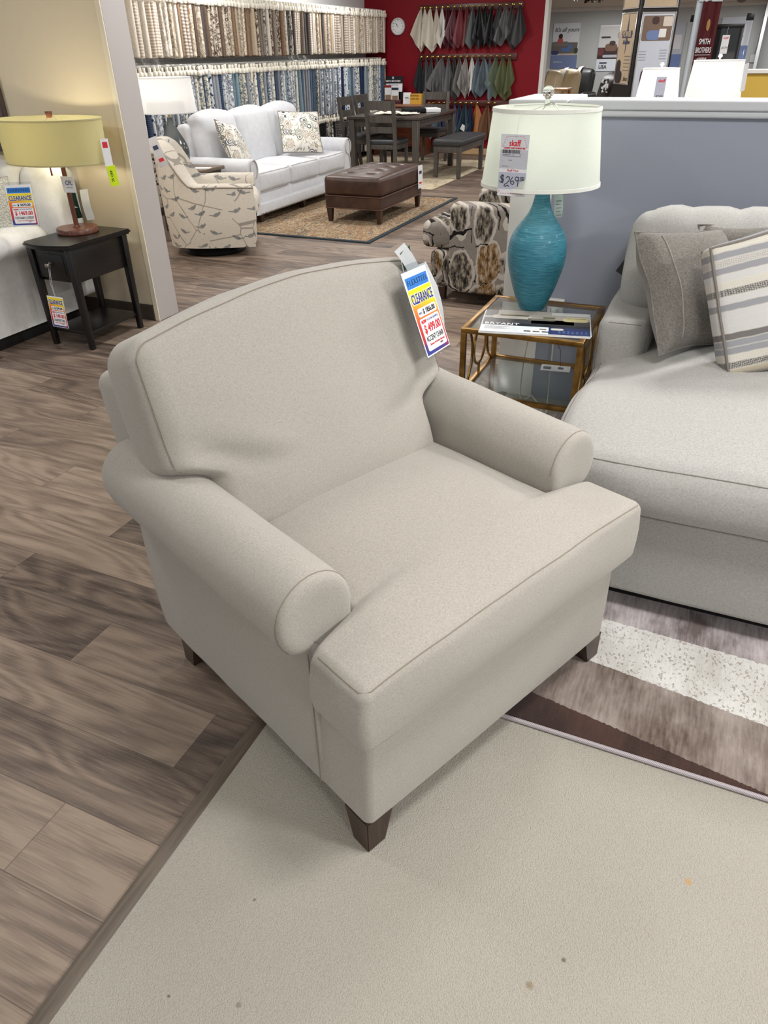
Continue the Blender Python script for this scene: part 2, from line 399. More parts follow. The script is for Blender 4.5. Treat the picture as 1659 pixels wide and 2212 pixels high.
bm = BM(); r_ = [(-.53, 1.297), (2.37, 1.297), (2.37, 3.3), (-.53, 3.3)]
pts = []
for i in range(4):
    a, b = Vector(r_[i]), Vector(r_[(i+1) % 4])
    for k in range(12): p = a.lerp(b, k/12); pts.append((p.x-.9, p.y-2.3, .0065))
tube(bm, pts, .0062, 8, closed=True)
tb = NT('rug_binding', .6, .3); tb.col(tb.mix(tb.n('ShaderNodeTexWave', {'Vector': tb.coord(), 'Scale': 90}, bands_direction='DIAGONAL').outputs['Fac'], lin((150, 140, 144)), lin((196, 188, 192))))
obj('binding', bm, tb.m, rug, label='pale lilac corded edge binding')

# ================================================================ the armchair
m_chair = cloth('armchair_linen', (152, 146, 138), (186, 180, 171), 900, 240, .22, .2, .6)
m_seam = plain('armchair_seam', (142, 132, 118), .9)
m_leg = wood('espresso_leg_wood', (40, 27, 22), (72, 50, 40), .28, 1, 2)
ux, uy = .402, .9157
arm_root = thing('armchair', 'large beige upholstered armchair with rolled arms in the foreground', 'armchair', (-.241, 1.2145, CZ), math.radians(66.3))
# --- base
def fb(p):
    q = Vector(p); t_ = (p.z+.13)/.26
    q.x *= 1 - .012*sstep(.55, 1, t_)
    q.y += (-.006*max(0, 1-(p.x/.44)**2)*max(0, 1-(p.z/.13)**2)) if p.y < 0 else 0
    return q + Vector((wr(p, 6, .002), wr(p, 6, .003, 4), 0))
obj('base', softbox(BM(), (.886, .86, .285), .02, (10, 8, 4), fb, T(0, .43, .2275)), m_chair, arm_root)
# --- arms: profile swept from front to back
def arm_profile():
    P = [(.440, .090), (.449, .2), (.450, .34), (.448, .46), (.452, .500), (.470, .512)]
    cxr, czr, rx, rz = .422, .584, .090, .094
    for a in range(-42, 205, 13): P.append((cxr + rx*math.cos(math.radians(a)), czr + rz*math.sin(math.radians(a))))
    P += [(.335, .50), (.338, .40), (.345, .25), (.345, .09)]
    return P
AP = arm_profile()
def make_arm(s):
    bm = BM(); c = Vector((.422, .575)); rows = []
    sec = [(.150, .55), (.1485, .72), (.1505, .86), (.154, .94), (.160, .982), (.170, 1.0)] + [(.17+.71*k/16, 1.0) for k in range(1, 16)] + [(.88, 1.0), (.893, .985), (.90, .95), (.902, .6)]
    for (y, k) in sec:
        t_ = (y-.15)/.75; row = []
        for (x, z) in AP:
            up = sstep(.45, .6, z)
            xx = x + (.028 if s > 0 else .006)*up*t_; zz = z + .022*up*t_
            cc = c + Vector((.028*t_, .022*t_))
            kz = k if z > .48 else 1 - (1-k)*.12
            kx = k
            q = Vector(((cc.x + (xx-cc.x)*kx), y, (cc.y + (zz-cc.y)*kz)))
            q += Vector((wr(q, 8, .003, 2+s), 0, wr(q, 8, .003, 8+s)))*(1 if .17 < y < .88 else 0)
            row.append(bm.verts.new((s*q.x, q.y, q.z)))
        rows.append(row)
    n = len(AP)
    for a, b in zip(rows, rows[1:]):
        for i in range(n): bm.faces.new((a[i], a[(i+1) % n], b[(i+1) % n], b[i]))
    for r in (rows[0], rows[-1]):
        cv = bm.verts.new(sum((v.co for v in r), Vector())/n)
        for i in range(n): bm.faces.new((r[i], r[(i+1) % n], cv))
    a = obj('arm', bm, m_chair, arm_root, angle=1.3)
    # stitched seam round the front panel of the roll
    pts = []
    for (x, z) in AP[5:24]:
        pts.append((s*(c.x + (x-c.x)*.995), .1655, c.y + (z-c.y)*.995))
    obj('seam', tube(BM(), pts, .0014, 6), m_seam, a)
    obj('seam', tube(BM(), [(s*.4505, .156, .10+.4*k/8) for k in range(9)], .0012, 6), m_seam, a)
for s in (-1, 1): make_arm(s)
# --- seat cushion, T shaped
SX, SY0, SY1 = .465, -.032, .66
def fseat(p):
    y = p.y + .314; t_ = sstep(.122, .168, y)           # y measured from the chair front
    q = Vector(p); q.x = p.x*(1 + (.333/SX-1)*t_); q.y = y
    u = max(0, 1-(p.x/SX)**2); v = max(0, 1-((p.y)/.346)**2); wz = max(0, 1-(p.z/.0925)**2)
    if p.z > 0: q.z += .034*u**.8*v**.7*(p.z/.0925) - .012*sstep(.1, .5, 1-v)*0
    q.z += -.018*(abs(p.x)/SX)**3*(1 if p.z > 0 else 0)
    if p.y < 0: q.y -= .020*u*wz*(-p.y/.346)
    q.x += .012*wz*(1-t_)*(1 if p.x > 0 else -1)*(abs(p.x)/SX)**3
    q.z += .022*sstep(.25, 0, y)*(p.z < 0)*0
    return q + Vector((wr(q, 7, .003, 1), wr(q, 7, .004, 6), wr(q, 6, .004, 11)))
seat = obj('seat_cushion', softbox(BM(), (2*SX, SY1-SY0, .185), .022, (16, 14, 4), fseat, T(0, 0, .4625), extra=((), [-.314+.118+.006*k for k in range(11)], ())), m_chair, arm_root)
def seam_from(f, pts, M=Vector((0, 0, 0)), r=.0018, off=(0, 0, 0)):
    return tube(BM(), [f(Vector(p)) + M + Vector(off) for p in pts], r, 6)
h = .0925; e = .0064
path = [(-SX+e, -.19+.03*k-.01, h-e) for k in range(-4, 4)]
path = [(-SX+e, -.346+.022+(.122)*(1-k/6), h-e) for k in range(7)] + [(-SX+e+.006, -.346+e+.006, h-e)] + [(-SX+.022+(2*SX-.044)*k/40, -.346+e, h-e) for k in range(41)] + [(SX-e-.006, -.346+e+.006, h-e)] + [(SX-e, -.346+.022+(.122)*(k/6), h-e) for k in range(7)]
obj('seam', seam_from(fseat, path, Vector((0, 0, .4625)), .0014), m_seam, seat)
path = [(p[0], p[1], -p[2]) for p in path]
obj('seam', seam_from(fseat, path, Vector((0, 0, .4625)), .0012), m_seam, seat)
# --- back cushion, T shaped and leaning; local frame: z up the cushion, y through it
BL_ = math.radians(19.5)
MB = T(-.014, .652, .476) @ RX(-BL_)
BH, BW, BT = .555, .436, .205
def fback(p):
    z = p.z + BH/2                                        # 0 bottom .. BH top
    t_ = sstep(.165, .222, z)
    q = Vector((p.x*(.345/BW + (1-.345/BW)*t_), p.y, z))
    u = max(0, 1-(p.x/BW)**2); v = max(0, 1-(p.z/(BH/2))**2); wy = max(0, 1-(p.y/(BT/2))**2)
    q.z -= .034*sstep(.06, -.42, p.x)*sstep(-.05, .24, p.z); q.x += 0
    q.y += (.052 if p.y < 0 else .03)*u**.75*v**.7*(p.y/(BT/2))
    if p.z > 0: q.z += .020*u*(p.z/(BH/2)) ; q.z -= .016*(abs(p.x)/BW)**4*(p.z/(BH/2))
    q.x += .012*wy*v*(1 if p.x > 0 else -1)*(abs(p.x)/BW)**3
    q.y -= .050*sstep(.36, .0, z)*(.35+.65*u)
    # folds that run in from the notch above each arm, and soft wrinkles elsewhere
    for s in (-1, 1):
        dx = (BW*.74 - s*q.x); dz = q.z-.205
        if 0 < dx+.12 and p.y < 0:
            r = math.hypot(dx*.8, dz*1.1); q.y += .007*math.sin(dz*60+dx*30)*math.exp(-(r/.10)**2)
            q.y += .015*math.exp(-((dx-.01)/.085)**2-((dz+dx*.25)/.045)**2)
    return q + Vector((wr(q, 6, .003, 21), wr(q, 5.5, .007, 26), wr(q, 7, .005, 31)))
ex_z = [-BH/2+.16+.008*k for k in range(10)]
back = obj('back_cushion', softbox(BM(), (2*BW, BT, BH), .05, (22, 4, 14), fback, MB, extra=([s*(.30+.02*k) for s in (-1, 1) for k in range(6)], (), ex_z)), m_chair, arm_root)
e2 = .014
arc = [a*PI/20 for a in range(0, 11)]
def loop_(y): return [(-BW+e2, y, -BH/2+.205+(BH-.255)*k/24) for k in range(25)] + [(-BW+.05-.036*math.cos(a), y, BH/2-.05+.036*math.sin(a)) for a in arc] + [(-BW+.055+(2*BW-.11)*k/40, y, BH/2-e2) for k in range(41)] + [(BW-.05+.036*math.cos(a), y, BH/2-.05+.036*math.sin(a)) for a in arc[::-1]] + [(BW-e2, y, BH/2-.05-(BH-.255)*k/24) for k in range(25)]
path = loop_(-BT/2+e2)
bm = tube(BM(), [MB @ fback(Vector(p)) for p in path], .0014, 6)
obj('seam', bm, m_seam, back)
path = loop_(BT/2-e2)
obj('seam', tube(BM(), [MB @ fback(Vector(p)) for p in path], .0016, 6), m_seam, back)
# --- back frame behind the cushion
obj('back_frame', softbox(BM(), (.87, .17, .61), .035, (8, 3, 8), crown(.435, .085, .305, .004, .012, .014, .003, 7, 3), T(.008, .905, .545) @ RX(-math.radians(11))), m_chair, arm_root)
# --- legs
for (x, y, sx, sy, zb) in ((-.405, 0.043, 1, 1, 0), (.405, 0.043, -1, 1, .011), (-.395, .80, 1, -1, -CZ), (.395, .80, -1, -1, 0)):
    bm = BM(); z0, z1 = zb, .098
    T_, B_ = .078, .052
    def corner(w, z): return [(x-sx*.039, y-sy*.039, z), (x-sx*.039+sx*w, y-sy*.039, z), (x-sx*.039+sx*w, y-sy*.039+sy*w, z), (x-sx*.039, y-sy*.039+sy*w, z)]
    a = [bm.verts.new(c) for c in corner(B_, z0)]; b = [bm.verts.new(c) for c in corner(T_, z1)]
    bm.faces.new(a); bm.faces.new(b)
    for i in range(4): bm.faces.new((a[i], a[(i+1) % 4], b[(i+1) % 4], b[i]))
    bmesh.ops.bevel(bm, geom=list(bm.edges), offset=.002, segments=2, affect='EDGES')
    obj('leg', bm, m_leg, arm_root, smooth=False)
# ================================================================ grey chaise sofa on the right
m_grey = cloth('sofa_tweed', (148, 146, 142), (188, 186, 182), 700, 170, .35, .2, .7)
m_gseam = plain('sofa_seam', (120, 116, 110), .9)
ch = thing('chaise_sofa', 'light grey tweed chaise sofa against the half wall, beside the gold table', 'sofa', (.45, 2.5, RZT))
chM = T(-.45, -2.5, -RZT)
def chp(name, bm, mat=m_grey, parent=ch): return obj(name, bm, mat, parent, M=chM if parent is ch else None)
chp('plinth', bxmm(BM(), (-.24, 1.93, RZT), (1.22, 3.28, .10), .004), plain('plinth_black', (22, 20, 20), .7))  # near-black colour stands in for the shadow in the gap below the base
chp('base', softbox(BM(), (1.56, 1.45, .30), .022, (12, 12, 4), crown(.78, .725, .15, .006, .006, 0, .003, 5, 2), T(.49, 2.575, .232)))
def fch(p):
    hx, hy, hz = .775, .64, .0875
    u = max(0, 1-(p.x/hx)**2); v = max(0, 1-(p.y/hy)**2); w = max(0, 1-(p.z/hz)**2)
    q = Vector(p)
    if p.z > 0: q.z += .038*u**.5*v**.6*(p.z/hz) - .016*sstep(.8, 1, abs(p.x)/hx)*sstep(.6, 1, -p.y/hy)
    if p.z > -.05: q.z -= .085*sstep(-.40, -.76, p.x)*sstep(-.30, .25, p.y)*sstep(-.05, .06, p.z)
    if p.y < 0:
        q.y -= .030*u**.4*w*(-p.y/hy)
        fold = noise.noise(Vector((p.x*9, 3.3, p.z*2)))*.010*w*sstep(.6, 1, -p.y/hy) + math.sin(p.x*38+math.sin(p.x*9)*2)*.0035*w*sstep(.7, 1, -p.y/hy)
        q.y += fold
    if p.x < 0: q.x -= .022*v*w*(-p.x/hx)
    return q + Vector((wr(p, 5, .004, 41), wr(p, 5, .004, 44), wr(p, 4, .005, 47)))
MC = T(.455, 2.455, .462)
cc = chp('seat_cushion', softbox(BM(), (1.55, 1.28, .175), .045, (26, 20, 5), fch, MC))
ee = .0135
for zz in (.0875-ee, -.0875+ee):
    path = [(-.775+ee, .64-.05-(1.2)*k/24, zz) for k in range(25)] + [(-.775+.05+(1.45)*k/50, -.64+ee, zz) for k in range(51)]
    obj('seam', tube(BM(), [MC @ fch(Vector(p)) for p in path], .002, 6), m_gseam, cc)
def farm(p):
    q = crown(.097, .27, .26, .008, .012, .006, .003, 6, 51)(p); return q
MA = T(-.250, 3.06, .362)
aa = chp('arm', softbox(BM(), (.196, .56, .53), .036, (4, 8, 8), farm, MA))
e3 = .0108
path = [(-.097+e3, -.28+e3, -.2+.41*k/10) for k in range(11)] + [(-.06+.12*k/6, -.28+e3, .265-e3) for k in range(7)] + [(.097-e3, -.28+e3, .21-.41*k/10) for k in range(11)]
obj('seam', tube(BM(), [MA @ farm(Vector(p)) for p in path], .0016, 6), m_gseam, aa)
chp('back_frame', softbox(BM(), (1.50, .14, .66), .04, (8, 3, 5), None, T(.46, 3.285, .46)))
for i, (x0, x1) in enumerate(((-.305, .425), (.428, 1.16))):
    w = (x1-x0)/2
    def post(q, w=w, i=i):
        s = 1 if q.x > 0 else -1
        for k in range(-2, 3):                       # gathered top edge
            dx = q.x - k*w*.42; q.z -= .012*math.exp(-(dx/.022)**2)*sstep(.1, .23, q.z)
        return q + Vector((0, wr(q, 5, .010, 60+i), wr(q, 6, .006, 66+i)))
    chp('back_cushion', softbox(BM(), (2*w, .235, .40), .075, (14, 4, 10), crown(w, .1175, .20, .016, .045, .030, 0, 5, 55+i, post), T((x0+x1)/2, 3.115, .765) @ RX(-.14)))
tg = thing('hang_tag', 'dark grey card tag hanging behind the left side of the chaise sofa', 'tag', (-.335, 3.30, .70))
obj('card', rbox(BM(), (.045, .002, .075), (0, 0, 0), .0005, 1, RY(.5) @ RX(.2)), plain('charcoal_card', (70, 70, 74), .6), tg)
obj('string', tube(BM(), [(.012, 0, .03), (.02, .0, .06), (.03, -.01, .10)], .0008, 5), plain('string_white', (220, 220, 216), .8), tg)
# ---------------------------------------------------------------- throw pillows
m_pgrey = cloth('pillow_chenille', (84, 80, 75), (142, 136, 129), 420, 150, .7, .3, .7)
MP = frame((-.030, 2.815, .755), (.70, .71, -.03), Vector((.395, -.42, -.815)).cross(Vector((.70, .71, -.03))) * -1)
def pil_frame(c, r, d):
    """pillow matrix: local x along r, local z up (= -d), y away from the viewer"""
    x = Vector(r).normalized(); z = -Vector(d).normalized(); y = z.cross(x).normalized(); z = x.cross(y)
    m = Matrix((x, y, z)).transposed().to_4x4(); m.translation = Vector(c); return m
p1 = thing('throw_pillow', 'square dark grey tweed throw pillow leaning in the corner of the grey chaise sofa', 'pillow', M=pil_frame((-.032, 2.835, .758), (.70, .71, -.04), (.395, -.42, -.815)))
obj('cover', pillow(BM(), .44, .44, .17, None, 20, .05, .008, 3), m_pgrey, p1)
obj('piping', tube(BM(), pillow_edge(.44, .44, 20, .05, .008, 3), .004, 6, closed=True), m_pgrey, p1)
def onface(x, z, w=.44, t=.17, pinch=.05, wrk=.008, seed=3):
    u = x/(w/2); v = z/(w/2); k = (1-abs(u)**2.6)*(1-abs(v)**2.6)
    q = Vector((x*(1-pinch*(1-v*v)), -(t/2)*max(k, 0)**.42, z*(1-pinch*(1-u*u))))
    return q + Vector((wr(q, 7, wrk, seed), wr(q, 8, wrk*1.6, seed+3), wr(q, 7, wrk, seed+6)))
obj('flange_seam', tube(BM(), [onface(-.145, -.19+.38*k/30) - Vector((0, .001, 0)) for k in range(31)], .0022, 6), plain('pillow_seam_grey', (150, 145, 136), .9), p1)
p2 = thing('throw_pillow', 'dark grey tweed throw pillow tucked behind the two front pillows', 'pillow', M=pil_frame((.17, 2.99, .765), (.97, .2, .12), (.1, -.3, -.94)))
obj('cover', pillow(BM(), .42, .42, .15, None, 16, .05, .006, 13), m_pgrey, p2)
obj('piping', tube(BM(), pillow_edge(.42, .42, 16, .05, .006, 13), .004, 6, closed=True), m_pgrey, p2)
def mat_stripe():
    t = NT('stripe_weave', .92, .15); v = t.coord(); x = t.n('ShaderNodeSeparateXYZ', {0: v}); Z = x.outputs[2]
    zz = t.math('ADD', Z, t.math('MULTIPLY', t.math('SUBTRACT', t.noise(v, 30, 2), .5), .006))
    k = t.math('DIVIDE', zz, .0235); fr = t.math('FRACT', k); fl = t.math('FLOOR', k)
    rnd = t.n('ShaderNodeTexWhiteNoise', {1: fl}, noise_dimensions='1D').outputs[0]
    c = t.ramp(rnd, [(0, (206, 204, 202)), (.17, (120, 116, 114)), (.34, (188, 178, 158)), (.5, (154, 154, 158)), (.64, (206, 200, 188)), (.8, (96, 92, 90)), (.92, (176, 172, 170))], 'CONSTANT')
    ch_ = t.n('ShaderNodeTexChecker', {'Vector': t.coord(rot=(0, .78, 0)), 'Scale': 260}).outputs['Fac']
    c = t.mix(t.math('MULTIPLY', t.math('MULTIPLY', ch_, .55), t.math('GREATER_THAN', rnd, .6)), c, lin((222, 218, 210)))
    edge = t.math('LESS_THAN', t.math('MINIMUM', fr, t.math('SUBTRACT', 1, fr)), .10)
    c = t.mix(t.math('MULTIPLY', edge, .5), c, lin((214, 208, 198))); t.col(c)
    t.bump(t.noise(t.coord(scale=(3, 1, 1)), 300, 2), .6, .002); return t.m
m_str = mat_stripe()
p3 = thing('throw_pillow', 'striped grey, tan and white box-edged throw pillow at the right edge of the chaise sofa', 'pillow', M=pil_frame((.235, 2.68, .79), (.90, .36, .24), (.34, -.26, -.90)))
def fst(p):
    return crown(.21, .05, .215, .01, .055, .01, .006, 7, 71)(p)
obj('cover', softbox(BM(), (.42, .10, .43), .022, (12, 4, 12), fst), m_str, p3)
for yy in (-.05, .05):
    path = []
    for k in range(4*14):
        s_, i_ = divmod(k, 14); u_ = -1+2*i_/14; a_, b_ = ((u_, -1), (1, u_), (-u_, 1), (-1, -u_))[s_]
        path.append(fst(Vector((a_*.203, yy*.86, b_*.208))))
    obj('piping', tube(BM(), path, .0055, 6, closed=True), plain('pillow_cord_grey', (122, 116, 110), .95), p3)

# ================================================================ gold and glass end table
m_gold = NT('aged_gold', .34, .5, 1.0); _n = m_gold.noise(m_gold.coord(), 14, 5); m_gold.col(m_gold.ramp(_n, [(.3, (128, 92, 44)), (.7, (192, 152, 88))])); m_gold.bump(_n, .1, .001); m_gold = m_gold.m
m_glass = glassy('table_glass', (242, 247, 247), .28, .5)
X0, X1, Y0, Y1, ZT = -.868, -.378, 2.688, 3.185, .558
gt = thing('end_table', 'gold metal end table with glass top and glass shelf, standing beside the chaise sofa', 'end table', ((X0+X1)/2, (Y0+Y1)/2, CZ))
gM = T(-(X0+X1)/2, -(Y0+Y1)/2, -CZ)
def gp(name, bm, mat=m_gold, label=None): return obj(name, bm, mat, gt, M=gM, label=label)
def rails(z0, z1, w=.022):
    bm = BM()
    bxmm(bm, (X0, Y0, z0), (X1, Y0+w, z1), .002); bxmm(bm, (X0, Y1-w, z0), (X1, Y1, z1), .002)
    bxmm(bm, (X0, Y0+w, z0), (X0+w, Y1-w, z1), .002); bxmm(bm, (X1-w, Y0+w, z0), (X1, Y1-w, z1), .002); return bm
gp('top_frame', rails(ZT-.020, ZT)); gp('shelf_frame', rails(.262, .282))
gp('glass_top', bxmm(BM(), (X0+.018, Y0+.018, ZT-.008), (X1-.018, Y1-.018, ZT-.002), .001), m_glass)
gp('glass_shelf', bxmm(BM(), (X0+.018, Y0+.018, .272), (X1-.018, Y1-.018, .278), .001), m_glass)
for (x, y) in ((X0, Y0), (X1-.022, Y0), (X0, Y1-.022), (X1-.022, Y1-.022)): gp('leg', bxmm(BM(), (x, y, CZ), (x+.022, y+.022, ZT-.018), .002))
for xs in (X0+.011, X1-.011):
    bm = BM(); yc, zc = (Y0+Y1)/2, .41
    for (dy, dz) in ((.115, 0), (-.115, 0), (0, .0), ):
        if dy:
            s = 1 if dy > 0 else -1
            tube(bm, [(xs, yc+s*(.225-.115*math.cos(a)), zc+.128*math.sin(a)) for a in [(-80+160*k/16)*PI/180 for k in range(17)]], .006, 6)
    tube(bm, [(xs, yc+.085*math.cos(2*PI*k/28), zc+.085*math.sin(2*PI*k/28)) for k in range(28)], .006, 6, closed=True)
    for s in (-1, 1): tube(bm, [(xs, yc, zc+s*.085), (xs, yc, zc+s*.13)], .006, 6)
    gp('side_scroll', bm)
# ---------------------------------------------------------------- catalogues on the table
m_page = plain('page_white', (232, 232, 234), .35); m_ink = plain('ink_black', (18, 18, 22), .5)
AB = math.atan2(.085, .43)
cat1 = thing('catalogue', 'thick white catalogue lying under the open brochure on the gold and glass table', 'catalogue', (-.600, 2.832, ZT), AB)
obj('pages', softbox(BM(), (.432, .275, .006), .002, (6, 4, 1), None, T(0, 0, .003)), m_page, cat1)
br = thing('brochure', 'glossy open furniture brochure with room photo and navy corner on the gold and glass table', 'brochure', (-.598, 2.836, ZT+.0064), AB)
def slab(x0, x1, y0, y1, z, h=.0004): return bxmm(BM(), (x0, y0, z), (x1, y1, z+h), 0)
obj('sheet', rbox(BM(), (.432, .28, .003), (0, 0, .0015), .001, 1), m_page, br)
def gl(n, c): return plain('print_' + n, c, .28, 0, .5)
ph = obj('room_photo', slab(-.212, .212, -.028, .136, .003), gl('greige', (176, 168, 158)), br)
for (n, x0, x1, y0, y1, c) in (('floor', -.212, .212, -.028, .035, (66, 62, 62)), ('rug', -.02, .15, -.02, .03, (150, 146, 140)), ('window', .06, .21, .10, .136, (206, 208, 206)), ('curtain', -.212, -.16, .06, .136, (86, 84, 80))):
    obj('photo_' + n, slab(x0, x1, y0, y1, .0034), gl(n, c), ph)
for (nm, cx, cy, w, h, c) in (('sectional', -.10, .05, .16, .045, (190, 184, 172)), ('cushions', -.09, .075, .12, .02, (150, 138, 116)), ('coffee_table', .02, .03, .11, .022, (120, 116, 106)), ('flowers', .05, .06, .05, .018, (104, 116, 78)), ('sofa', .155, .045, .10, .045, (208, 196, 146)), ('sofa_back', .165, .07, .09, .016, (218, 208, 164))):
    bm = BM(); prism(bm, rrect(w, h, min(w, h)*.35, 4, cx, cy), .0004, T(0, 0, .0038)); obj('photo_' + nm, bm, gl(nm, c), ph)
obj('title_band', slab(-.212, .212, -.058, -.028, .003), gl('band', (40, 40, 46)), br)
text('title_lettering', 'BRYANT', .034, m_page, br, T(-.135, -.040, .0037), bold=.0006, spacing=1.1)
obj('text_panel', slab(-.212, .052, -.139, -.058, .003), gl('panel', (226, 230, 234)), br)
obj('navy_panel', slab(.052, .212, -.139, -.058, .003), gl('navy', (36, 50, 96)), br)
for (x, y, c) in ((-.03, -.115, (56, 52, 50)), (.005, -.115, (120, 96, 76)), (.040, -.115, (30, 30, 32)), (-.03+.06, -.085, (134, 122, 110))): obj('colour_chip', slab(x-.013, x+.013, y-.006, y+.006, .0034), gl('chip%d' % c[0], c), br)
for k in range(6): obj('text_line', slab(-.2, -.2+.10-.012*(k % 3), -.075-.0062*k, -.0735-.0062*k, .0034), gl('line', (150, 152, 156)), br)
for k in range(14):
    obj('navy_mark', slab(.09+.017*(k % 7), .098+.017*(k % 7), -.10-.016*(k//7), -.096-.016*(k//7), .0034), gl('bluelight', (110, 140, 206)), br)
bm = BM(); prism(bm, rrect(.05, .022, .01, 4, .085, -.078), .0004, T(0, 0, .0034)); obj('inset_photo', bm, gl('inset', (214, 208, 200)), br)
# ---------------------------------------------------------------- blue lamp
def mat_blue():
    t = NT('turquoise_glaze', .30, .5); v = t.coord(scale=(1, 1, 26)); n = t.noise(v, 16, 5, .65, .3); n2 = t.noise(t.coord(scale=(2, 2, 60)), 10, 3)
    c = t.ramp(t.math('ADD', t.math('MULTIPLY', n, .6), t.math('MULTIPLY', n2, .4)), [(.36, (24, 92, 112)), (.55, (54, 132, 152)), (.72, (120, 186, 198))]); t.col(c)
    t.bump(t.math('ADD', n, n2), .5, .003); t.b.inputs['Coat Weight'].default_value = .08; t.b.inputs['Coat Roughness'].default_value = .12; return t.m
def shade_mat(name, c, trans=.55, scale=260):
    t = NT(name, .9, .1); nt = t.t; w = t.noise(t.coord(scale=(1, 1, 4)), scale, 2)
    cc_ = t.mix(w, lin(tuple(v*.94 for v in c)), lin(c)); t.col(cc_); t.bump(w, .15, .001)
    tl = t.n('ShaderNodeBsdfTranslucent', {0: cc_}); mx = t.n('ShaderNodeMixShader', {0: trans, 1: t.b.outputs[0], 2: tl.outputs[0]})
    nt.links.new(mx.outputs[0], nt.nodes['Material Output'].inputs[0]); return t.m
def shade(name, rb, rt, h, z, mat, parent, M=None, n=64, sy=1.0, band=None, bmat=None):
    bm = BM(); lathe(bm, [(rb, z), (rt, z+h), (rt-.003, z+h), (rb-.003, z), (rb, z)], n, M, cap=False, sy=sy)
    s = obj(name, bm, mat, parent)
    if band:
        k = (rt-rb)/h
        for (a, b) in ((z, z+band), (z+h-band, z+h)):
            obj('shade_trim', lathe(BM(), [(rb+k*(a-z)+.0005, a-.001), (rb+k*(a-z)+.003, a), (rb+k*(b-z)+.003, b), (rb+k*(b-z)+.0005, b+.001)], n, M, cap=False, sy=sy), bmat or mat, s)
    return s
def bulb(x, y, z, e, r=.03, col=(1, .86, .66)):
    l = bpy.data.lights.new('lamp_bulb', 'POINT'); l.energy = e; l.shadow_soft_size = r; l.color = col
    o = bpy.data.objects.new('lamp_bulb', l); o.location = (x, y, z); C.objects.link(o)
LX, LY, LZ = -.668, 3.045, ZT
bl = thing('table_lamp', 'turquoise ceramic table lamp with ivory shade on the gold and glass table', 'lamp', (LX, LY, LZ))
prof = [(0, .001), (.050, .001), (.055, .006), (.060, .018), (.076, .055), (.092, .100), (.1065, .150), (.115, .185), (.1195, .225), (.118, .26), (.109, .295), (.094, .325), (.074, .352), (.056, .376), (.043, .40), (.034, .428), (.0285, .458), (.0265, .49), (.0275, .52), (.030, .53), (0, .531)]
def smooth_prof(p, m=4):
    out = []
    for i in range(len(p)-1):
        a, b, c, d = p[max(i-1, 0)], p[i], p[i+1], p[min(i+2, len(p)-1)]
        for k in range(m):
            t = k/m; out.append(tuple(.5*((2*b[j]) + (-a[j]+c[j])*t + (2*a[j]-5*b[j]+4*c[j]-d[j])*t*t + (-a[j]+3*b[j]-3*c[j]+d[j])*t**3) for j in (0, 1)))
    out.append(p[-1]); return [(max(r, 0), z) for r, z in out]
m_blue = mat_blue()
obj('base', lathe(BM(), prof[:3] + smooth_prof(prof[2:-1]) + [prof[-1]], 64), m_blue, bl)
m_ivory = shade_mat('ivory_shade', (244, 247, 240), .5); m_ivtrim = plain('shade_trim_ivory', (226, 226, 218), .8)
obj('neck_fitting', lathe(BM(), [(0, .53), (.012, .53), (.012, .60), (0, .60)], 16), metal('brushed_nickel', (190, 190, 186), .3), bl)
obj('harp', tube(BM(), [(.045*math.sin(a), 0, .60+.085*(1-math.cos(a))) for a in [2*PI*k/24 for k in range(25)]], .002, 6), plain('harp_metal', (190, 188, 180), .3, 1), bl)
bsh = shade('lamp_shade', .229, .199, .268, .490, m_ivory, bl, T(-.015, 0, 0), band=.012, bmat=m_ivtrim)
bm = BM()
for k in range(3): a = 2*PI*k/3+.4; tube(bm, [(-.015, 0, .765), (-.015+.198*math.cos(a), .198*math.sin(a), .752)], .0012, 6)
obj('spider', bm, plain('harp_metal', (190, 188, 180), .3, 1), bsh)
m_crys = NT('finial_crystal', .03, .5); m_crys.col(m_crys.mix(m_crys.noise(m_crys.coord(), 30, 2), lin((236, 240, 238)), lin((246, 248, 246)))); m_crys.b.inputs['Transmission Weight'].default_value = 1.0; m_crys.b.inputs['IOR'].default_value = 1.45; m_crys = m_crys.m
fin = obj('finial', lathe(BM(), [(0, .762), (.010, .762), (.009, .775), (.008, .784), (.014, .788)] + [(.0215*math.sin(a), .805-.0215*math.cos(a)) for a in [.6+2.5416*k/12 for k in range(13)]], 24, T(-.015, 0, 0)), m_crys, bl, label='clear ball finial')
bulb(LX-.015, LY, LZ+.62, 1.3, .03, (1, .96, .9))
# shade's price tag
m_tagw = plain('tag_white', (226, 226, 228), .5); m_tagg = plain('tag_lilac_grey', (182, 184, 200), .5); m_red = plain('ink_red', (206, 40, 52), .5); m_string = plain('string_white', (220, 220, 216), .8)
def up_of(r, d):
    return frame((0, 0, 0), r, -Vector(d))
def tag_frame(c, r, d):
    m = frame(c, r, -Vector(d)); return m
def flat(name, x0, x1, y0, y1, z, mat, parent, h=.0004): return obj(name, bxmm(BM(), (x0, y0, z), (x1, y1, z+h), 0), mat, parent, smooth=False)
lt = thing('price_tag', 'tall white and lilac price tag hanging on the ivory shade of the turquoise lamp', 'price tag', M=tag_frame((-.735, 2.812, 1.140), (.993, .108, -.03), (-.075, .12, -.99)))
obj('card', rbox(BM(), (.102, .210, .0012), (0, 0, 0), .0004, 1), m_tagw, lt)
flat('tag_top', -.050, .050, .062, .104, .0008, plain('tag_pale', (206, 208, 214), .5), lt)
flat('info_panel', -.050, .050, -.009, .0545, .0008, plain('tag_info', (190, 191, 198), .5), lt)
flat('price_panel', -.050, .050, -.080, -.022, .0008, m_tagg, lt)
text('brand_lettering', 'skaff', .029, m_red, lt, T(0, .0755, .0014), bold=.0007, fit=.042)
text('small_lettering', 'CARPET AND FURNITURE', .0072, m_red, lt, T(0, .0595, .0014), bold=.0003, fit=.078)
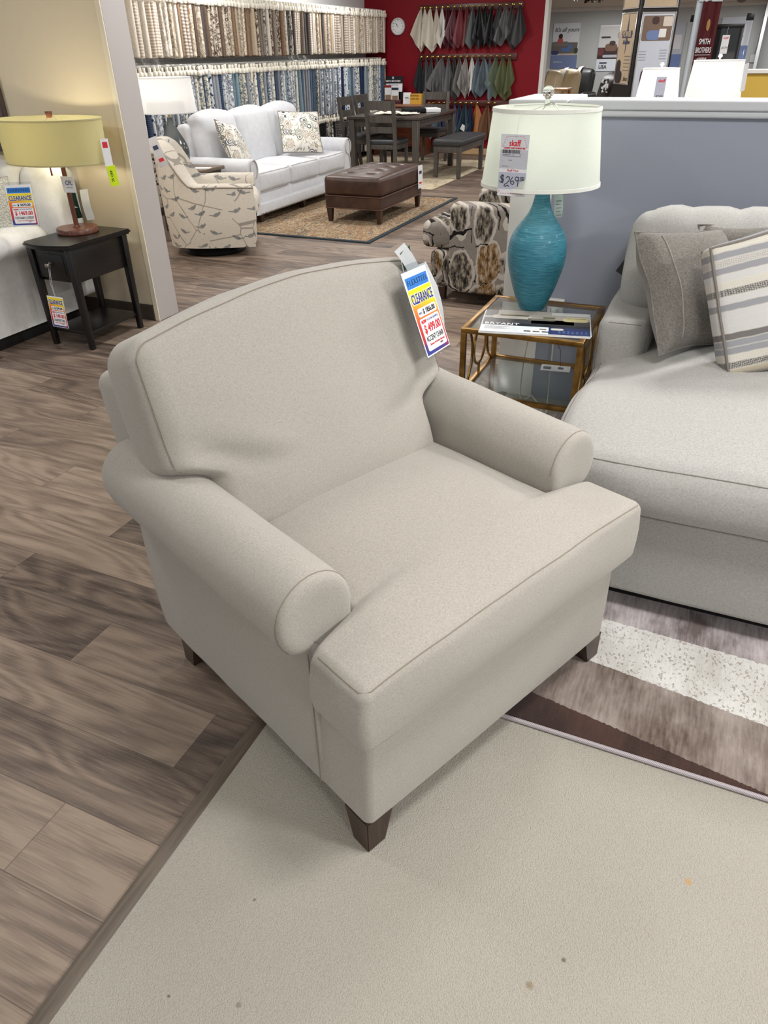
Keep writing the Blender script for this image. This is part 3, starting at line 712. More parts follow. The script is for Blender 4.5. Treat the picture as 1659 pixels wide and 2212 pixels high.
bm = BM(); x = -.042
random.seed(5)
while x < .020:
    w = random.choice((.0008, .0014, .0022)); bxmm(bm, (x, .042, .0012), (x+w, .054, .0016), 0); x += w + random.choice((.0008, .0013))
obj('barcode', bm, m_ink, lt, smooth=False)
bm = BM()
for (x0, x1, y) in ((-.042, -.012, .037), (-.008, .003, .037), (.02, .026, .039), (-.042, .026, .032), (-.042, -.040, .017), (-.02, -.006, .0185), (-.042, -.018, -.002)): bxmm(bm, (x0, y, .0012), (x1, y+.0016, .0015), 0)
obj('fine_print', bm, plain('ink_grey', (110, 110, 116), .6), lt, smooth=False)
text('label_lettering', 'Skaff Price', .0100, m_red, lt, T(0, -.0155, .0014))
bm = BM()                                                              # handwritten price
def pen(pts, r=.0013): tube(bm, [(x_, y_, .0018) for x_, y_ in pts], r, 6)
pen([(-.030, -.036), (-.037, -.033), (-.043, -.038), (-.040, -.044), (-.031, -.048), (-.033, -.056), (-.042, -.057), (-.046, -.052)]); pen([(-.038, -.030), (-.037, -.060)], .0011); pen([(-.034, -.030), (-.033, -.060)], .0011)
pen([(-.022, -.043), (-.017, -.036), (-.010, -.038), (-.009, -.047), (-.016, -.058), (-.026, -.064), (-.028, -.069), (-.022, -.071), (-.014, -.066), (-.010, -.071)])
pen([(.002, -.037), (-.005, -.050), (-.003, -.061), (.005, -.063), (.009, -.056), (.004, -.050), (-.003, -.055)])
pen([(.024, -.038), (.015, -.036), (.011, -.044), (.017, -.051), (.024, -.046), (.025, -.037), (.023, -.055), (.022, -.070)])
for cx in (.034, .041): pen([(cx+.0033*math.cos(a), -.040+.0038*math.sin(a)) for a in [2*PI*k/10 for k in range(11)]], .001)
pen([(.028, -.049), (.046, -.047)], .001)
obj('handwritten_price', bm, m_ink, lt)
bm = BM()
def dash(a, b, n):
    for k in range(n):
        p = Vector(a).lerp(Vector(b), (k+.2)/n); q = Vector(a).lerp(Vector(b), (k+.7)/n); tube(bm, [(p.x, p.y, .0014), (q.x, q.y, .0014)], .0007, 4)
dash((-.030, .098), (.032, .098), 7); dash((-.030, .098), (-.044, .060), 5); dash((.032, .098), (.045, .060), 5)
dash((-.043, -.096), (.043, -.096), 9); dash((-.045, -.083), (-.045, -.096), 1); dash((.044, -.083), (.044, -.096), 1)
obj('dashed_border', bm, m_red, lt)
obj('string', tube(BM(), [(.004, .092, .002), (.006, .13, .004), (.010, .170, -.012)], .0008, 5), m_string, lt)
# small hang tag on the neck
ht = thing('hang_tag', 'small white printed card hanging from the neck of the turquoise lamp', 'tag', M=tag_frame((LX+.062, LY+.02, .972), (.75, .64, 0), (.2, -.05, -.98)))
bm = BM(); pts = []
for k in range(9): yy = .045-.09*k/8; pts.append((yy, .006*math.sin(k/8*PI)))
va = [[bm.verts.new((x, yy, zz)) for x in (-.019, .019)] for yy, zz in pts]
for a, b in zip(va, va[1:]): bm.faces.new((a[0], a[1], b[1], b[0]))
bmesh.ops.solidify(bm, geom=list(bm.faces), thickness=.0008)
obj('card', bm, plain('card_green_white', (206, 220, 216), .5), ht)
bm = BM()
for k in range(5): bxmm(bm, (-.012, .015-.013*k, .008), (.010-.004*(k % 2), .018-.013*k, .0086), 0)
obj('fine_print', bm, plain('ink_grey', (110, 110, 116), .6), ht, smooth=False)
obj('string', tube(BM(), [(0, .042, .002), (-.02, .075, .0), (-.045, .095, -.01)], .0009, 5), m_string, ht)
# paper tags on the end table
pt = thing('paper_tag', 'white printed paper tag lying on the glass shelf of the gold table', 'tag', (-.545, 3.105, .279), .12)
obj('card', rbox(BM(), (.13, .075, .001), (0, 0, .0006), .0004, 1), m_tagw, pt)
bm = BM()
for (x0, x1, y0, y1) in ((-.055, -.02, -.02, .012), (.01, .035, -.01, .015)): bxmm(bm, (x0, y0, .0012), (x1, y1, .0015), 0)
obj('printing', bm, plain('ink_grey', (110, 110, 116), .6), pt, smooth=False)
obj('cord', tube(BM(), [(.02, 0, .002), (.01, .02, .08), (-.05, .05, .17), (-.055, .055, .255)], .0012, 6), plain('cord_black', (30, 30, 30), .6), pt)
for (nm, c, r_, lab) in (('a', (X0+.012, 2.83, .36), (0, 1, 0), 'white paper tag hanging by a long string inside the left end of the gold table'), ('b', (X1+.012, 2.93, .40), (0, -1, 0), 'white paper tag hanging on the right end of the gold table beside the sofa')):
    t_ = thing('paper_tag', lab, 'tag', M=tag_frame(c, r_, (0, 0.1, -1)))
    obj('card', rbox(BM(), (.036, .06, .001), (0, 0, 0), .0003, 1), m_tagw, t_)
    obj('string', tube(BM(), [(0, .027, .001), (.002, .08, .001), (0, .150, .002)], .0009, 5), m_string, t_)
# outlet and cords behind the table
ol = thing('wall_outlet', 'white surface outlet box on the grey half wall behind the gold table', 'outlet', (-.624, 3.372, .478))
obj('box', rbox(BM(), (.075, .03, .115), (0, -.008, -.02), .006, 3), offw, ol); obj('ledge', rbox(BM(), (.11, .02, .010), (-.015, -.012, .032), .003, 2), offw, ol)
obj('plug', lathe(BM(), [(0, 0), (.018, 0), (.016, .03), (.006, .045), (0, .045)], 16, T(0, -.022, -.01) @ RX(PI/2)), plain('plug_white', (228, 226, 220), .4), ol)
lc = obj('lamp_cord', tube(BM(), [(-.66, 3.16, .50), (-.70, 3.20, .40), (-.72, 3.22, .25), (-.72, 3.2, .12), (-.70, 3.17, .02), (-.64, 3.12, .011), (-.60, 3.06, .011), (-.63, 3.02, .011), (-.69, 3.06, .014), (-.71, 3.14, .06), (-.66, 3.2, .09), (-.60, 3.16, .05), (-.57, 3.05, .012), (-.60, 2.98, .011), (-.58, 3.20, .013), (-.60, 3.3, .10), (-.61, 3.335, .3), (-.624, 3.33, .465)], .0035, 8), plain('cord_pale', (206, 204, 190), .5))
props(lc, 'pale electric lamp cord looping on the carpet under the gold and glass table', 'cord')

# ================================================================ clearance signs
m_sleeve = glassy('sign_sleeve', (244, 246, 248), .06, .6)
def mat_sign():
    t = NT('sign_gradient', .3, .5); x = t.n('ShaderNodeSeparateXYZ', {0: t.coord('Generated')})
    g = t.math('ADD', x.outputs[1], t.math('MULTIPLY', x.outputs[0], .16))
    t.col(t.ramp(g, [(.02, (40, 62, 150)), (.14, (74, 56, 130)), (.24, (190, 44, 52)), (.48, (206, 62, 50)), (.72, (236, 140, 44)), (.92, (246, 222, 30))])); return t.m
m_sign = mat_sign(); m_signblue = plain('sign_blue', (50, 124, 208), .35); m_navy = plain('ink_navy', (30, 52, 140), .4); m_paper = plain('sign_paper', (240, 240, 242), .4)
def clearance(name, label, M, w, h, head, was, now, item, flap=True, bend=0.0):
    r = thing(name, label, 'price sign', M=M)
    def bendit(bm):
        if bend:
            for v in bm.verts: v.co.z += bend*((v.co.y/(h/2))**2)
        return bm
    obj('sleeve', rbox(BM(), (w*1.06, h*1.10, .0012), (0, .02*h, -.0016), .0004, 1), m_sleeve, r)
    top = h/2
    obj('backing_sheet', rbox(BM(), (w, h, .0008), (0, 0, -.0002), .0002, 1), m_paper, r)
    if head:
        hs = flat('header_strip', -w*.44, w*.44, top-h*.20, top-h*.07, .0004, m_signblue, r)
        text('header_lettering', head, h*.085, m_ink, hs, T(0, top-h*.135, .0011), fit=w*.80, shear=.1, spacing=1.3)
    y1 = top - (h*.21 if head else h*.04); y0 = -h/2+h*.015
    cd_ = flat('printed_card', -w*.47, w*.47, y0, y1, .0004, m_sign, r); H_ = y1-y0
    def Y(f): return y1 - H_*f
    tx = w/.135
    a = text('clearance_outline', 'CLEARANCE', H_*.205, m_paper, cd_, T(0, Y(.155), .0010), bold=H_*.014, fit=w*.90)
    text('clearance_lettering', 'CLEARANCE', H_*.205, m_navy, cd_, T(0, Y(.155), .0016), bold=H_*.004, fit=w*.86)
    bm = BM(); prism(bm, rrect(w*.76, H_*.13, H_*.03, 5, w*.03, Y(.36)), .0004, T(0, 0, .0008)); p_ = obj('was_panel', bm, m_paper, r, smooth=False)
    text('was_lettering', 'WAS', H_*.055, m_navy, p_, T(-w*.265, Y(.37), .0016), fit=w*.13)
    text('was_price_lettering', '$ ' + was, H_*.105, m_ink, p_, T(w*.095, Y(.362), .0016), bold=H_*.003, fit=w*.50)
    bm = BM(); prism(bm, rrect(w*.80, H_*.50, H_*.03, 5, w*.02, Y(.70)), .0004, T(0, 0, .0008)); p_ = obj('now_panel', bm, m_paper, r, smooth=False)
    text('now_lettering', 'NOW', H_*.065, m_red, p_, T(-w*.24, Y(.505), .0016), bold=H_*.004, fit=w*.20)
    text('sample_lettering', 'FLOOR SAMPLE', H_*.048, m_navy, p_, T(w*.13, Y(.50), .0016), fit=w*.48)
    text('now_price_lettering', '$ ' + now, H_*.175, m_red, p_, T(w*.03, Y(.625), .0016), bold=H_*.005, fit=w*.68)
    text('item_lettering', item, H_*.115, m_ink, p_, T(w*.02, Y(.775), .0016), bold=H_*.001, fit=w*.72)
    text('terms_lettering', 'Clearance  No Further Discounts', H_*.045, m_red, p_, T(w*.04, Y(.86), .0016), bold=H_*.001, fit=w*.64)
    text('date_lettering', '03/24/24', H_*.036, m_ink, p_, T(w*.2, Y(.905), .0016), sx=.7)
    return r
asign = clearance('clearance_sign', 'plastic sleeved yellow and red clearance sign pinned to the top corner of the beige armchair', tag_frame((-.672, 1.775, .913), (.118, .992, -.030), (.376, -.084, -.923)), .132, .225, 'FLEXSTEEL', '1856.00', '499.00', 'ACCENT CHAIR')
# leaflets behind it and the plastic pin
def bent_card(name, w, h, bend, mat, parent, M, curl=1.0):
    bm = BM(); va = []
    for k in range(11):
        t = k/10; va.append([bm.verts.new((x, h*(.5-t), bend*math.sin(t*PI*curl) + .25*bend*x/w)) for x in (-w/2, 0, w/2)])
    for a, b in zip(va, va[1:]):
        for i in range(2): bm.faces.new((a[i], a[i+1], b[i+1], b[i]))
    bmesh.ops.solidify(bm, geom=list(bm.faces), thickness=.0006)
    return obj(name, bm, mat, parent, M=M)
m_leaf = plain('leaflet_green', (60, 110, 70), .45); m_white = plain('leaflet_white', (234, 236, 238), .45)
lf = thing('hang_tag', 'bundle of white and green paper tags behind the clearance sign on the armchair', 'tag', M=tag_frame((-.705, 1.835, .93), (.30, .95, -.02), (.30, -.06, -.95)))
bent_card('white_leaflet', .062, .21, .02, m_white, lf, T(.030, -.02, -.012) @ RZ(.08), 1.0)
bent_card('green_leaflet', .05, .13, -.014, m_leaf, lf, T(-.005, .07, -.008) @ RZ(.28), 1.0)
bent_card('folded_leaflet', .045, .12, .012, m_white, lf, T(-.018, .085, -.012) @ RZ(.36), 1.0)
bent_card('curled_leaflet', .03, .10, .016, m_white, lf, T(.055, .02, -.02) @ RZ(.42), 1.0)
obj('pin', lathe(BM(), [(0, 0), (.0012, 0), (.0012, .05), (.005, .051), (.005, .054), (0, .054)], 12, frame((-.045, .118, -.01), (1, 0, 0), (0, 0, 1)) @ RX(-PI/2) @ RX(PI/2)), m_tagw, lf)
# ================================================================ left corner: black chairside table, lamp, loveseat
m_black = NT('ebony_wood', .32, .5); _n = m_black.noise(m_black.coord(scale=(40, 3, 40)), 3, 5); m_black.col(m_black.ramp(_n, [(.3, (10, 9, 10)), (.7, (24, 21, 21))])); m_black.bump(_n, .1, .001); m_black = m_black.m
TX, TY = -3.487, 3.306
bt = thing('chairside_table', 'black wooden chairside table with one drawer and low shelf by the cream wall', 'side table', (TX, TY, 0))
def btp(name, bm, mat=m_black, parent=bt, **k): return obj(name, bm, mat, parent, **k)
outline = [(.178, .272), (-.178, .272), (-.178, -.235)] + [(-.165+.33*k/12, -.245-.040*math.sin(PI*k/12)) for k in range(13)] + [(.178, -.235)]
bm = BM()
for (k, z, h) in ((1.0, .594, .010), (.975, .604, .008), (.965, .584, .010)): prism(bm, [(x*k, y*k) for x, y in outline], h, T(0, 0, z))
btp('top', bm, angle=.5)
bm = bxmm(BM(), (-.148, -.205, .395), (.148, .235, .590), .003); btp('case', bm)
for (x, y) in ((-.145, -.212), (.145, -.212), (-.145, .225), (.145, .225)):
    btp('leg', rbox(BM(), (.042, .042, .585), (x, y, .2925), .004, 2, None, (.72, .72)))
btp('shelf', bxmm(BM(), (-.15, -.21, .085), (.15, .23, .105), .003))
dr = btp('drawer_front', bxmm(BM(), (-.115, -.222, .415), (.115, -.204, .575), .006)); bxm = bxmm(BM(), (-.095, -.226, .435), (.095, -.220, .555), .003)
btp('drawer_panel', bxm, parent=dr)
m_nick = metal('satin_nickel', (196, 190, 182), .22)
btp('knob', lathe(BM(), [(0, 0), (.012, 0), (.012, .004), (.005, .006), (.005, .014), (.013, .018), (.0155, .024), (.012, .030), (0, .032)], 20, T(-.012, -.226, .495) @ RX(PI/2)), m_nick, dr, label='round satin nickel knob')
ts = clearance('clearance_sign', 'small clearance sign hanging on a string from the knob of the black chairside table', tag_frame((-3.505, 3.050, .225), (.99, .10, -.05), (-.06, -.027, -.996)), .112, .185, None, '299.00', '149.00', 'CHAIRSIDE TABLE')
obj('string', tube(BM(), [(.006, .09, .001), (-.004, .17, .006), (-.012, .262, -.016), (-.004, .266, -.03)], .0012, 5), m_string, ts)
obj('string', tube(BM(), [(.006, .09, .001), (.004, .17, .004), (-.004, .262, -.016), (-.008, .266, -.03)], .0012, 5), m_string, ts)
# ---------------------------------------------------------------- lamp with the wide tan drum shade
m_walnut = wood('walnut_stain', (70, 38, 28), (116, 70, 52), .3, 1, 2)
WX, WY, WZ = -3.54, 3.385, .612
wl = thing('table_lamp', 'walnut stick table lamp with wide oval tan shade on the black chairside table', 'lamp', (WX, WY, WZ))
obj('base', lathe(BM(), [(0, 0), (.116, 0), (.120, .004), (.120, .026), (.116, .031), (0, .031)], 48), m_walnut, wl)
obj('pole', lathe(BM(), [(0, .03), (.021, .03), (.021, .036), (.0145, .040), (.0125, .45), (0, .45)], 20), m_walnut, wl)
m_tan = shade_mat('tan_shade', (216, 210, 170), .46, 160)
tsd = shade('lamp_shade', .318, .326, .222, .385, m_tan, wl, T(-.012, -.015, 0), 72, .70, .006, m_tan)
obj('socket', lathe(BM(), [(0, .45), (.018, .45), (.018, .52), (0, .52)], 16), m_nick, wl)
obj('harp', tube(BM(), [(.06*math.sin(a), 0, .50+.055*(1-math.cos(a))) for a in [2*PI*k/24 for k in range(25)]], .002, 6), plain('harp_metal', (190, 188, 180), .3, 1), wl)
obj('finial', rbox(BM(), (.03, .03, .034), (-.01, 0, .622), .003, 2, None, (.75, .75)), m_walnut, wl)
for (x, y) in ((-.045, -.05), (.045, -.05)):
    c_ = obj('pull_chain', tube(BM(), [(x*.4, y*.4, .47), (x, y, .46), (x, y, .36)], .0012, 5), plain('chain_brass', (170, 140, 90), .3, 1), wl)
    obj('pull', lathe(BM(), [(0, .315), (.0055, .317), (.0045, .36), (0, .362)], 12, T(x, y, 0)), m_walnut, c_)
bulb(WX, WY-.01, WZ+.50, 10.5, .03, (1, .90, .66))
ct = thing('hang_tag', 'white square card lettered in navy hanging on the pole of the walnut lamp', 'tag', M=tag_frame((-3.438, 3.30, .892), (.97, .2, 0), (.03, .05, -1)))
obj('card', rbox(BM(), (.082, .085, .001), (0, 0, 0), .0004, 1), m_tagw, ct)
text('lettering', 'CFL', .034, m_navy, ct, T(.003, .008, .0010), bold=.0004, sx=.8, shear=.1)
obj('fine_print', bxmm(BM(), (-.018, -.018, .0006), (.022, -.015, .001), 0), plain('ink_grey', (110, 110, 116), .6), ct, smooth=False)
obj('plastic_bag', rbox(BM(), (.075, .115, .002), (.03, .035, -.006), .0008, 1, RZ(-.05)), m_sleeve, ct)
st = thing('price_tag', 'long narrow price tag with a neon yellow end hanging from the wide tan shade', 'price tag', M=tag_frame((-3.203, 3.40, 1.005), (.45, .85, 0), (.02, -.02, -1)))
obj('card', rbox(BM(), (.045, .19, .001), (0, .02, 0), .0004, 1), m_tagw, st)
obj('neon_sticker', rbox(BM(), (.05, .105, .001), (.004, -.072, .0012), .0004, 1, RZ(.05)), plain('neon_yellow', (200, 226, 20), .5), st)
text('sticker_lettering', '25 OFF', .020, m_ink, st, T(.004, -.072, .0020) @ RZ(PI/2), bold=.0003)
obj('printing', bxmm(BM(), (-.014, .07, .0006), (.014, .10, .001), 0), m_red, st, smooth=False)
obj('string', tube(BM(), [(0, .11, .001), (-.01, .14, .002), (-.02, .17, -.01)], .0009, 5), m_string, st)
# ---------------------------------------------------------------- cream loveseat
m_ivf = cloth('loveseat_chenille', (206, 204, 202), (232, 231, 229), 500, 30, .3, .3, .5)
m_ivs = plain('loveseat_seam', (186, 182, 178), .9)
lv = thing('loveseat', 'white upholstered loveseat against the cream wall, left of the black table', 'loveseat', (-4.6, 3.15, 0))
def lvp(n, bm, mat=m_ivf): return obj(n, bm, mat, lv)
lvp('base', softbox(BM(), (1.40, .72, .34), .02, (8, 8, 4), None, T(.04, .04, .25)))
lvp('plinth', bxmm(BM(), (-.66, -.30, 0), (.74, .42, .09), .004), plain('plinth_black', (22, 20, 20), .7))
def arm_roll(name, s, parent, mat, x_out, x_in, y0, y1, zt, zb, rad):
    """rolled sofa arm: s = +1 outer side towards +x"""
    P = []; cx, cz = (x_in+x_out)/2 + s*.02, zt-rad
    P = [(x_out, zb), (x_out, cz-rad*.75)]
    for a in range(-40, 205, 16): P.append((cx+s*(abs(x_out-x_in)/2+.03)*math.cos(math.radians(a)), cz+rad*math.sin(math.radians(a))))
    P += [(x_in, cz-rad*.6), (x_in, zb)]
    bm = BM(); rows = []; c = Vector((sum(p[0] for p in P)/len(P), cz))
    for (y, k) in [(y0, .8), (y0+.004, .94), (y0+.016, 1)] + [(y0+.02+(y1-y0-.04)*i/8, 1) for i in range(9)] + [(y1-.01, .97), (y1, .85)]:
        rows.append([bm.verts.new((c.x+(x-c.x)*k, y, c.y+(z-c.y)*(k if z > cz-rad else 1))) for x, z in P])
    n = len(P)
    for a, b in zip(rows, rows[1:]):
        for i in range(n): bm.faces.new((a[i], a[(i+1) % n], b[(i+1) % n], b[i]))
    for r in (rows[0], rows[-1]): bm.faces.new(r)
    return obj(name, bm, mat, parent, angle=1.2)
arm_roll('arm', 1, lv, m_ivf, .79, .60, -.33, .42, .655, .085, .088)
lvp('seat_cushion', softbox(BM(), (1.3, .72, .17), .04, (8, 8, 4), crown(.65, .36, .085, .01, .02, .03, .004, 5, 3), T(-.05, .0, .49)))
lvp('back', softbox(BM(), (1.60, .20, .74), .05, (8, 4, 8), crown(.8, .1, .37, 0, .01, .01, .003), T(.06, .42, .53)))
lvp('back_cushion', softbox(BM(), (1.28, .20, .50), .07, (12, 5, 10), crown(.64, .1, .25, .01, .05, .02, .012, 5, 9), T(.02, .26, .73) @ RX(-.16)))
lvp('back_cushion', softbox(BM(), (.32, .18, .44), .07, (8, 5, 8), crown(.16, .09, .22, .012, .04, .02, .008, 6, 19), T(.80, .33, .74) @ RX(-.10)))
m_nub = NT('boucle', .95, .1); _v = m_nub.n('ShaderNodeTexVoronoi', {'Vector': m_nub.coord(), 'Scale': 120}); m_nub.col(m_nub.ramp(_v.outputs['Distance'], [(.15, (222, 220, 212)), (.6, (188, 186, 176))])); m_nub.bump(m_nub.math('MULTIPLY', _v.outputs['Distance'], -1), .9, .006)
lp = thing('throw_pillow', 'nubby ivory boucle throw pillow on the white loveseat', 'pillow', M=pil_frame((-4.04, 3.20, .73), (.95, .3, .05), (.06, -.25, -.96)))
obj('cover', pillow(BM(), .36, .36, .15, None, 16, .04, .008, 31), m_nub.m, lp); obj('piping', tube(BM(), pillow_edge(.36, .36, 16, .04, .008, 31), .004, 6, closed=True), m_ivs, lp)
clearance('clearance_sign', 'clearance sign in a clear sleeve on the back cushion of the white loveseat', tag_frame((-3.685, 3.155, .792), (.90, .40, .02), (-.12, -.24, -.96)), .152, .215, 'FLEXSTEEL', '3670.00', '1469.00', 'STATIONARY LOVESEAT')
lf2 = thing('hang_tag', 'pair of green and white folded paper tags behind the walnut lamp pole', 'tag', M=tag_frame((-3.525, 3.46, .775), (.9, .42, 0), (.22, -.1, -.97)))
bent_card('green_leaflet', .05, .19, .014, plain('leaflet_dark_green', (40, 66, 54), .4), lf2, T(-.05, .0, -.004) @ RZ(.12)); bent_card('white_leaflet', .05, .17, .018, m_white, lf2, T(.022, -.02, -.012) @ RZ(.10)); bent_card('white_leaflet', .04, .13, -.014, m_white, lf2, T(-.045, .03, .010) @ RZ(.05))
# picture frame on the cream wall
pf = thing('picture_frame', 'dark weathered wood picture frame hanging on the cream wall', 'picture', (-4.62, 3.69, 1.40))
m_weather = wood('weathered_wood', (54, 44, 42), (112, 98, 94), .6, .6, 2); FW = .085
for (n_, a, b) in (('frame_rail', (-.40, -.035, -.40), (.40, .005, -.40+FW)), ('frame_rail', (-.40, -.035, .40-FW), (.40, .005, .40)), ('frame_stile', (-.40, -.037, -.40), (-.40+FW, .006, .40)), ('frame_stile', (.40-FW, -.037, -.40), (.40, .006, .40))):
    obj(n_, bxmm(BM(), a, b, .006), m_weather, pf)
obj('inner_lip', bxmm(BM(), (-.33, -.020, -.33), (.33, .004, .33), .003), plain('lip_black', (16, 15, 15), .5), pf)
ar = NT('art_print', .5); ar.col(ar.ramp(ar.noise(ar.coord(), 4, 5), [(.3, (84, 82, 74)), (.7, (150, 144, 130))])); obj('picture', bxmm(BM(), (-.29, -.022, -.29), (.29, -.018, .29), 0), ar.m, pf)

# ================================================================ swatch wall
def fab_mats():
    out = []
    def pat(name, a, b, kind, sc):
        t = NT(name, .95, .1); oi = t.n('ShaderNodeObjectInfo'); v0 = t.coord()
        sh = t.n('ShaderNodeCombineXYZ', {0: t.math('MULTIPLY', oi.outputs['Random'], 7), 1: t.math('MULTIPLY', oi.outputs['Random'], 3), 2: t.math('MULTIPLY', oi.outputs['Random'], 5)}).outputs[0]
        v = t.n('ShaderNodeVectorMath', {0: v0, 1: sh}, operation='ADD').outputs[0]
        if kind == 'floral':
            f = t.n('ShaderNodeTexNoise', {'Vector': v, 'Scale': sc, 'Detail': 2, 'Distortion': 2.2}).outputs['Fac']; c = t.ramp(f, [(.46, a), (.52, b), (.6, b), (.64, a)])
        elif kind == 'stripe':
            f = t.n('ShaderNodeTexWave', {'Vector': v, 'Scale': sc, 'Distortion': .4}, bands_direction='Z').outputs['Fac']; c = t.ramp(f, [(.4, a), (.6, b)])
        elif kind == 'dots':
            f = t.n('ShaderNodeTexVoronoi', {'Vector': v, 'Scale': sc}).outputs['Distance']; c = t.ramp(f, [(.28, b), (.4, a)])
        else:
            f = t.noise(v, 90, 3); c = t.ramp(f, [(.35, a), (.65, b)])
        hs = t.n('ShaderNodeHueSaturation', {'Value': t.math('ADD', t.math('MULTIPLY', oi.outputs['Random'], .30), .84), 'Color': c})
        t.col(hs.outputs[0]); return t.m
    return pat
pat = fab_mats()
FAB = {
 'cream': [pat('f_cream_a', (226, 218, 206), (206, 196, 182), 'plain', 1), pat('f_cream_b', (228, 222, 212), (188, 176, 160), 'floral', 16), pat('f_cream_c', (222, 214, 202), (190, 172, 156), 'stripe', 12)],
 'tan': [pat('f_tan_a', (186, 168, 146), (168, 150, 128), 'plain', 1), pat('f_tan_b', (206, 196, 180), (156, 138, 118), 'floral', 14), pat('f_tan_c', (208, 198, 188), (156, 140, 124), 'stripe', 10)],
 'brown': [pat('f_brown_a', (118, 100, 86), (96, 80, 70), 'plain', 1), pat('f_brown_b', (188, 176, 160), (84, 70, 62), 'floral', 12), pat('f_brown_c', (146, 120, 98), (122, 98, 80), 'plain', 1)],
 'taupe': [pat('f_taupe_a', (150, 138, 126), (124, 112, 102), 'plain', 1), pat('f_taupe_b', (206, 200, 190), (96, 90, 84), 'floral', 13), pat('f_taupe_c', (92, 86, 84), (74, 68, 68), 'plain', 1)],
 'grey': [pat('f_grey_a', (216, 218, 220), (120, 126, 136), 'floral', 14), pat('f_grey_b', (150, 154, 160), (128, 132, 138), 'plain', 1), pat('f_grey_c', (222, 220, 214), (150, 146, 136), 'dots', 30)],
 'blue': [pat('f_blue_a', (86, 102, 122), (66, 80, 100), 'plain', 1), pat('f_blue_b', (208, 210, 210), (92, 108, 130), 'floral', 13), pat('f_blue_c', (130, 150, 160), (104, 126, 138), 'plain', 1), pat('f_blue_d', (216, 208, 190), (96, 112, 120), 'floral', 15)],
 'navy': [pat('f_navy_a', (44, 58, 84), (32, 44, 68), 'plain', 1), pat('f_navy_b', (70, 84, 108), (44, 56, 80), 'stripe', 16), pat('f_navy_c', (200, 204, 210), (48, 62, 90), 'dots', 26)],
 'black': [pat('f_black_a', (44, 42, 44), (30, 30, 32), 'plain', 1), pat('f_black_b', (206, 202, 196), (40, 38, 40), 'floral', 14), pat('f_black_c', (132, 128, 126), (66, 64, 66), 'stripe', 14), pat('f_black_d', (196, 186, 170), (58, 54, 54), 'dots', 24)],
}
def sample_mesh(h, k):
    """folded length of upholstery cloth hanging from its top edge, broad side square to the wall"""
    rnd = random.Random(100+k); a, b, tw = rnd.uniform(-.02, .02), rnd.uniform(.008, .014), rnd.uniform(-.10, .10)
    def f(p):
        t = (h/2-p.z)/h
        q = Vector((p.x, p.y*(1+.25*t), p.z)); q.y += b*math.sin(p.x*14+k)*t + a*t + tw*p.x*.5
        q.z += .006*math.sin(p.x*20+k*2)*(1 if p.z < 0 else 0) + rnd.choice((0, 0))*0
        return q
    bm = softbox(BM(), (.40, .034, h), .014, (8, 1, 6), f, T(0, 0, -h/2-.05))
    return bm
def to_mesh(name, bm, smooth=True):
    bmesh.ops.recalc_face_normals(bm, faces=bm.faces)
    for f in bm.faces: f.smooth = smooth
    me = bpy.data.meshes.new(name); bm.to_mesh(me); bm.free(); return me
def hanger_mesh():
    bm = BM(); rbox(bm, (.41, .026, .022), (0, 0, -.045), .004, 1); tube(bm, [(.12, 0, -.036), (.12, 0, 0), (.10, 0, .022), (.08, 0, .026), (.055, 0, .016)], .004, 5)
    rbox(bm, (.05, .036, .05), (.188, 0, -.046), .004, 1); rbox(bm, (.03, .020, .05), (.186, 0, -.005), .003, 1); return to_mesh('hanger', bm)
hang_me = hanger_mesh(); m_hang = plain('hanger_ivory', (236, 230, 216), .5); hang_me.materials.append(m_hang)
_smp = {}
def put_sample(x, y, z, h, fam, label, group, rnd):
    m = rnd.choice(FAB[fam]); k = rnd.randrange(4); key = (round(h, 2), k, m.name)
    if key not in _smp:
        me = to_mesh('fabric_sample', sample_mesh(h, k)); me.materials.append(m); _smp[key] = me
    o = bpy.data.objects.new('fabric_sample', _smp[key]); C.objects.link(o)
    o.location = (x + rnd.uniform(-.012, .012), y, z - rnd.uniform(0, .012)); o.rotation_euler = (rnd.uniform(-.02, .02), 0, rnd.uniform(-.10, .06))
    props(o, label, 'fabric sample', group)
    c = bpy.data.objects.new('hanger', hang_me); C.objects.link(c); c.parent = o
rnd = random.Random(11)
WORD = {'cream': 'cream', 'tan': 'tan and beige', 'brown': 'brown', 'taupe': 'taupe and grey brown', 'grey': 'pale grey patterned', 'blue': 'blue', 'navy': 'navy', 'black': 'black and charcoal'}
def row(y0, y1, n, z, h, pick, rowname):
    for i in range(n):
        t = i/(n-1); fam = pick(t, rnd); y = y0+(y1-y0)*t
        put_sample(-5.86, y, z, h, fam, '%s fabric sample hanging on the %s rail of the swatch wall' % (WORD[fam], rowname), '%s fabric samples on the %s rail' % (WORD[fam], rowname), rnd)
def pick1(t, r):
    if t < .15: return 'cream' if r.random() < .9 else 'tan'
    if t < .24: return r.choice(('tan', 'brown', 'cream'))
    if t < .42: return r.choice(('brown', 'taupe', 'brown', 'tan'))
    if t < .60: return r.choice(('taupe', 'taupe', 'brown', 'cream'))
    if t < .82: return r.choice(('tan', 'cream', 'taupe', 'tan'))
    return r.choice(('cream', 'cream', 'tan'))
def pick2(t, r):
    if t < .16: return r.choice(('grey', 'grey', 'navy'))
    if t < .42: return r.choice(('blue', 'grey', 'blue', 'grey', 'navy'))
    if t < .75: return r.choice(('grey', 'blue', 'grey', 'blue'))
    return r.choice(('navy', 'blue', 'navy', 'grey'))
row(6.25, 12.86, 98, 2.035, .50, pick1, 'top'); row(6.25, 12.86, 98, 1.385, .62, pick2, 'middle')
row(6.15, 7.0, 14, .70, .55, lambda t, r: 'black', 'bottom'); row(10.3, 12.86, 40, .70, .55, lambda t, r: 'black', 'bottom')
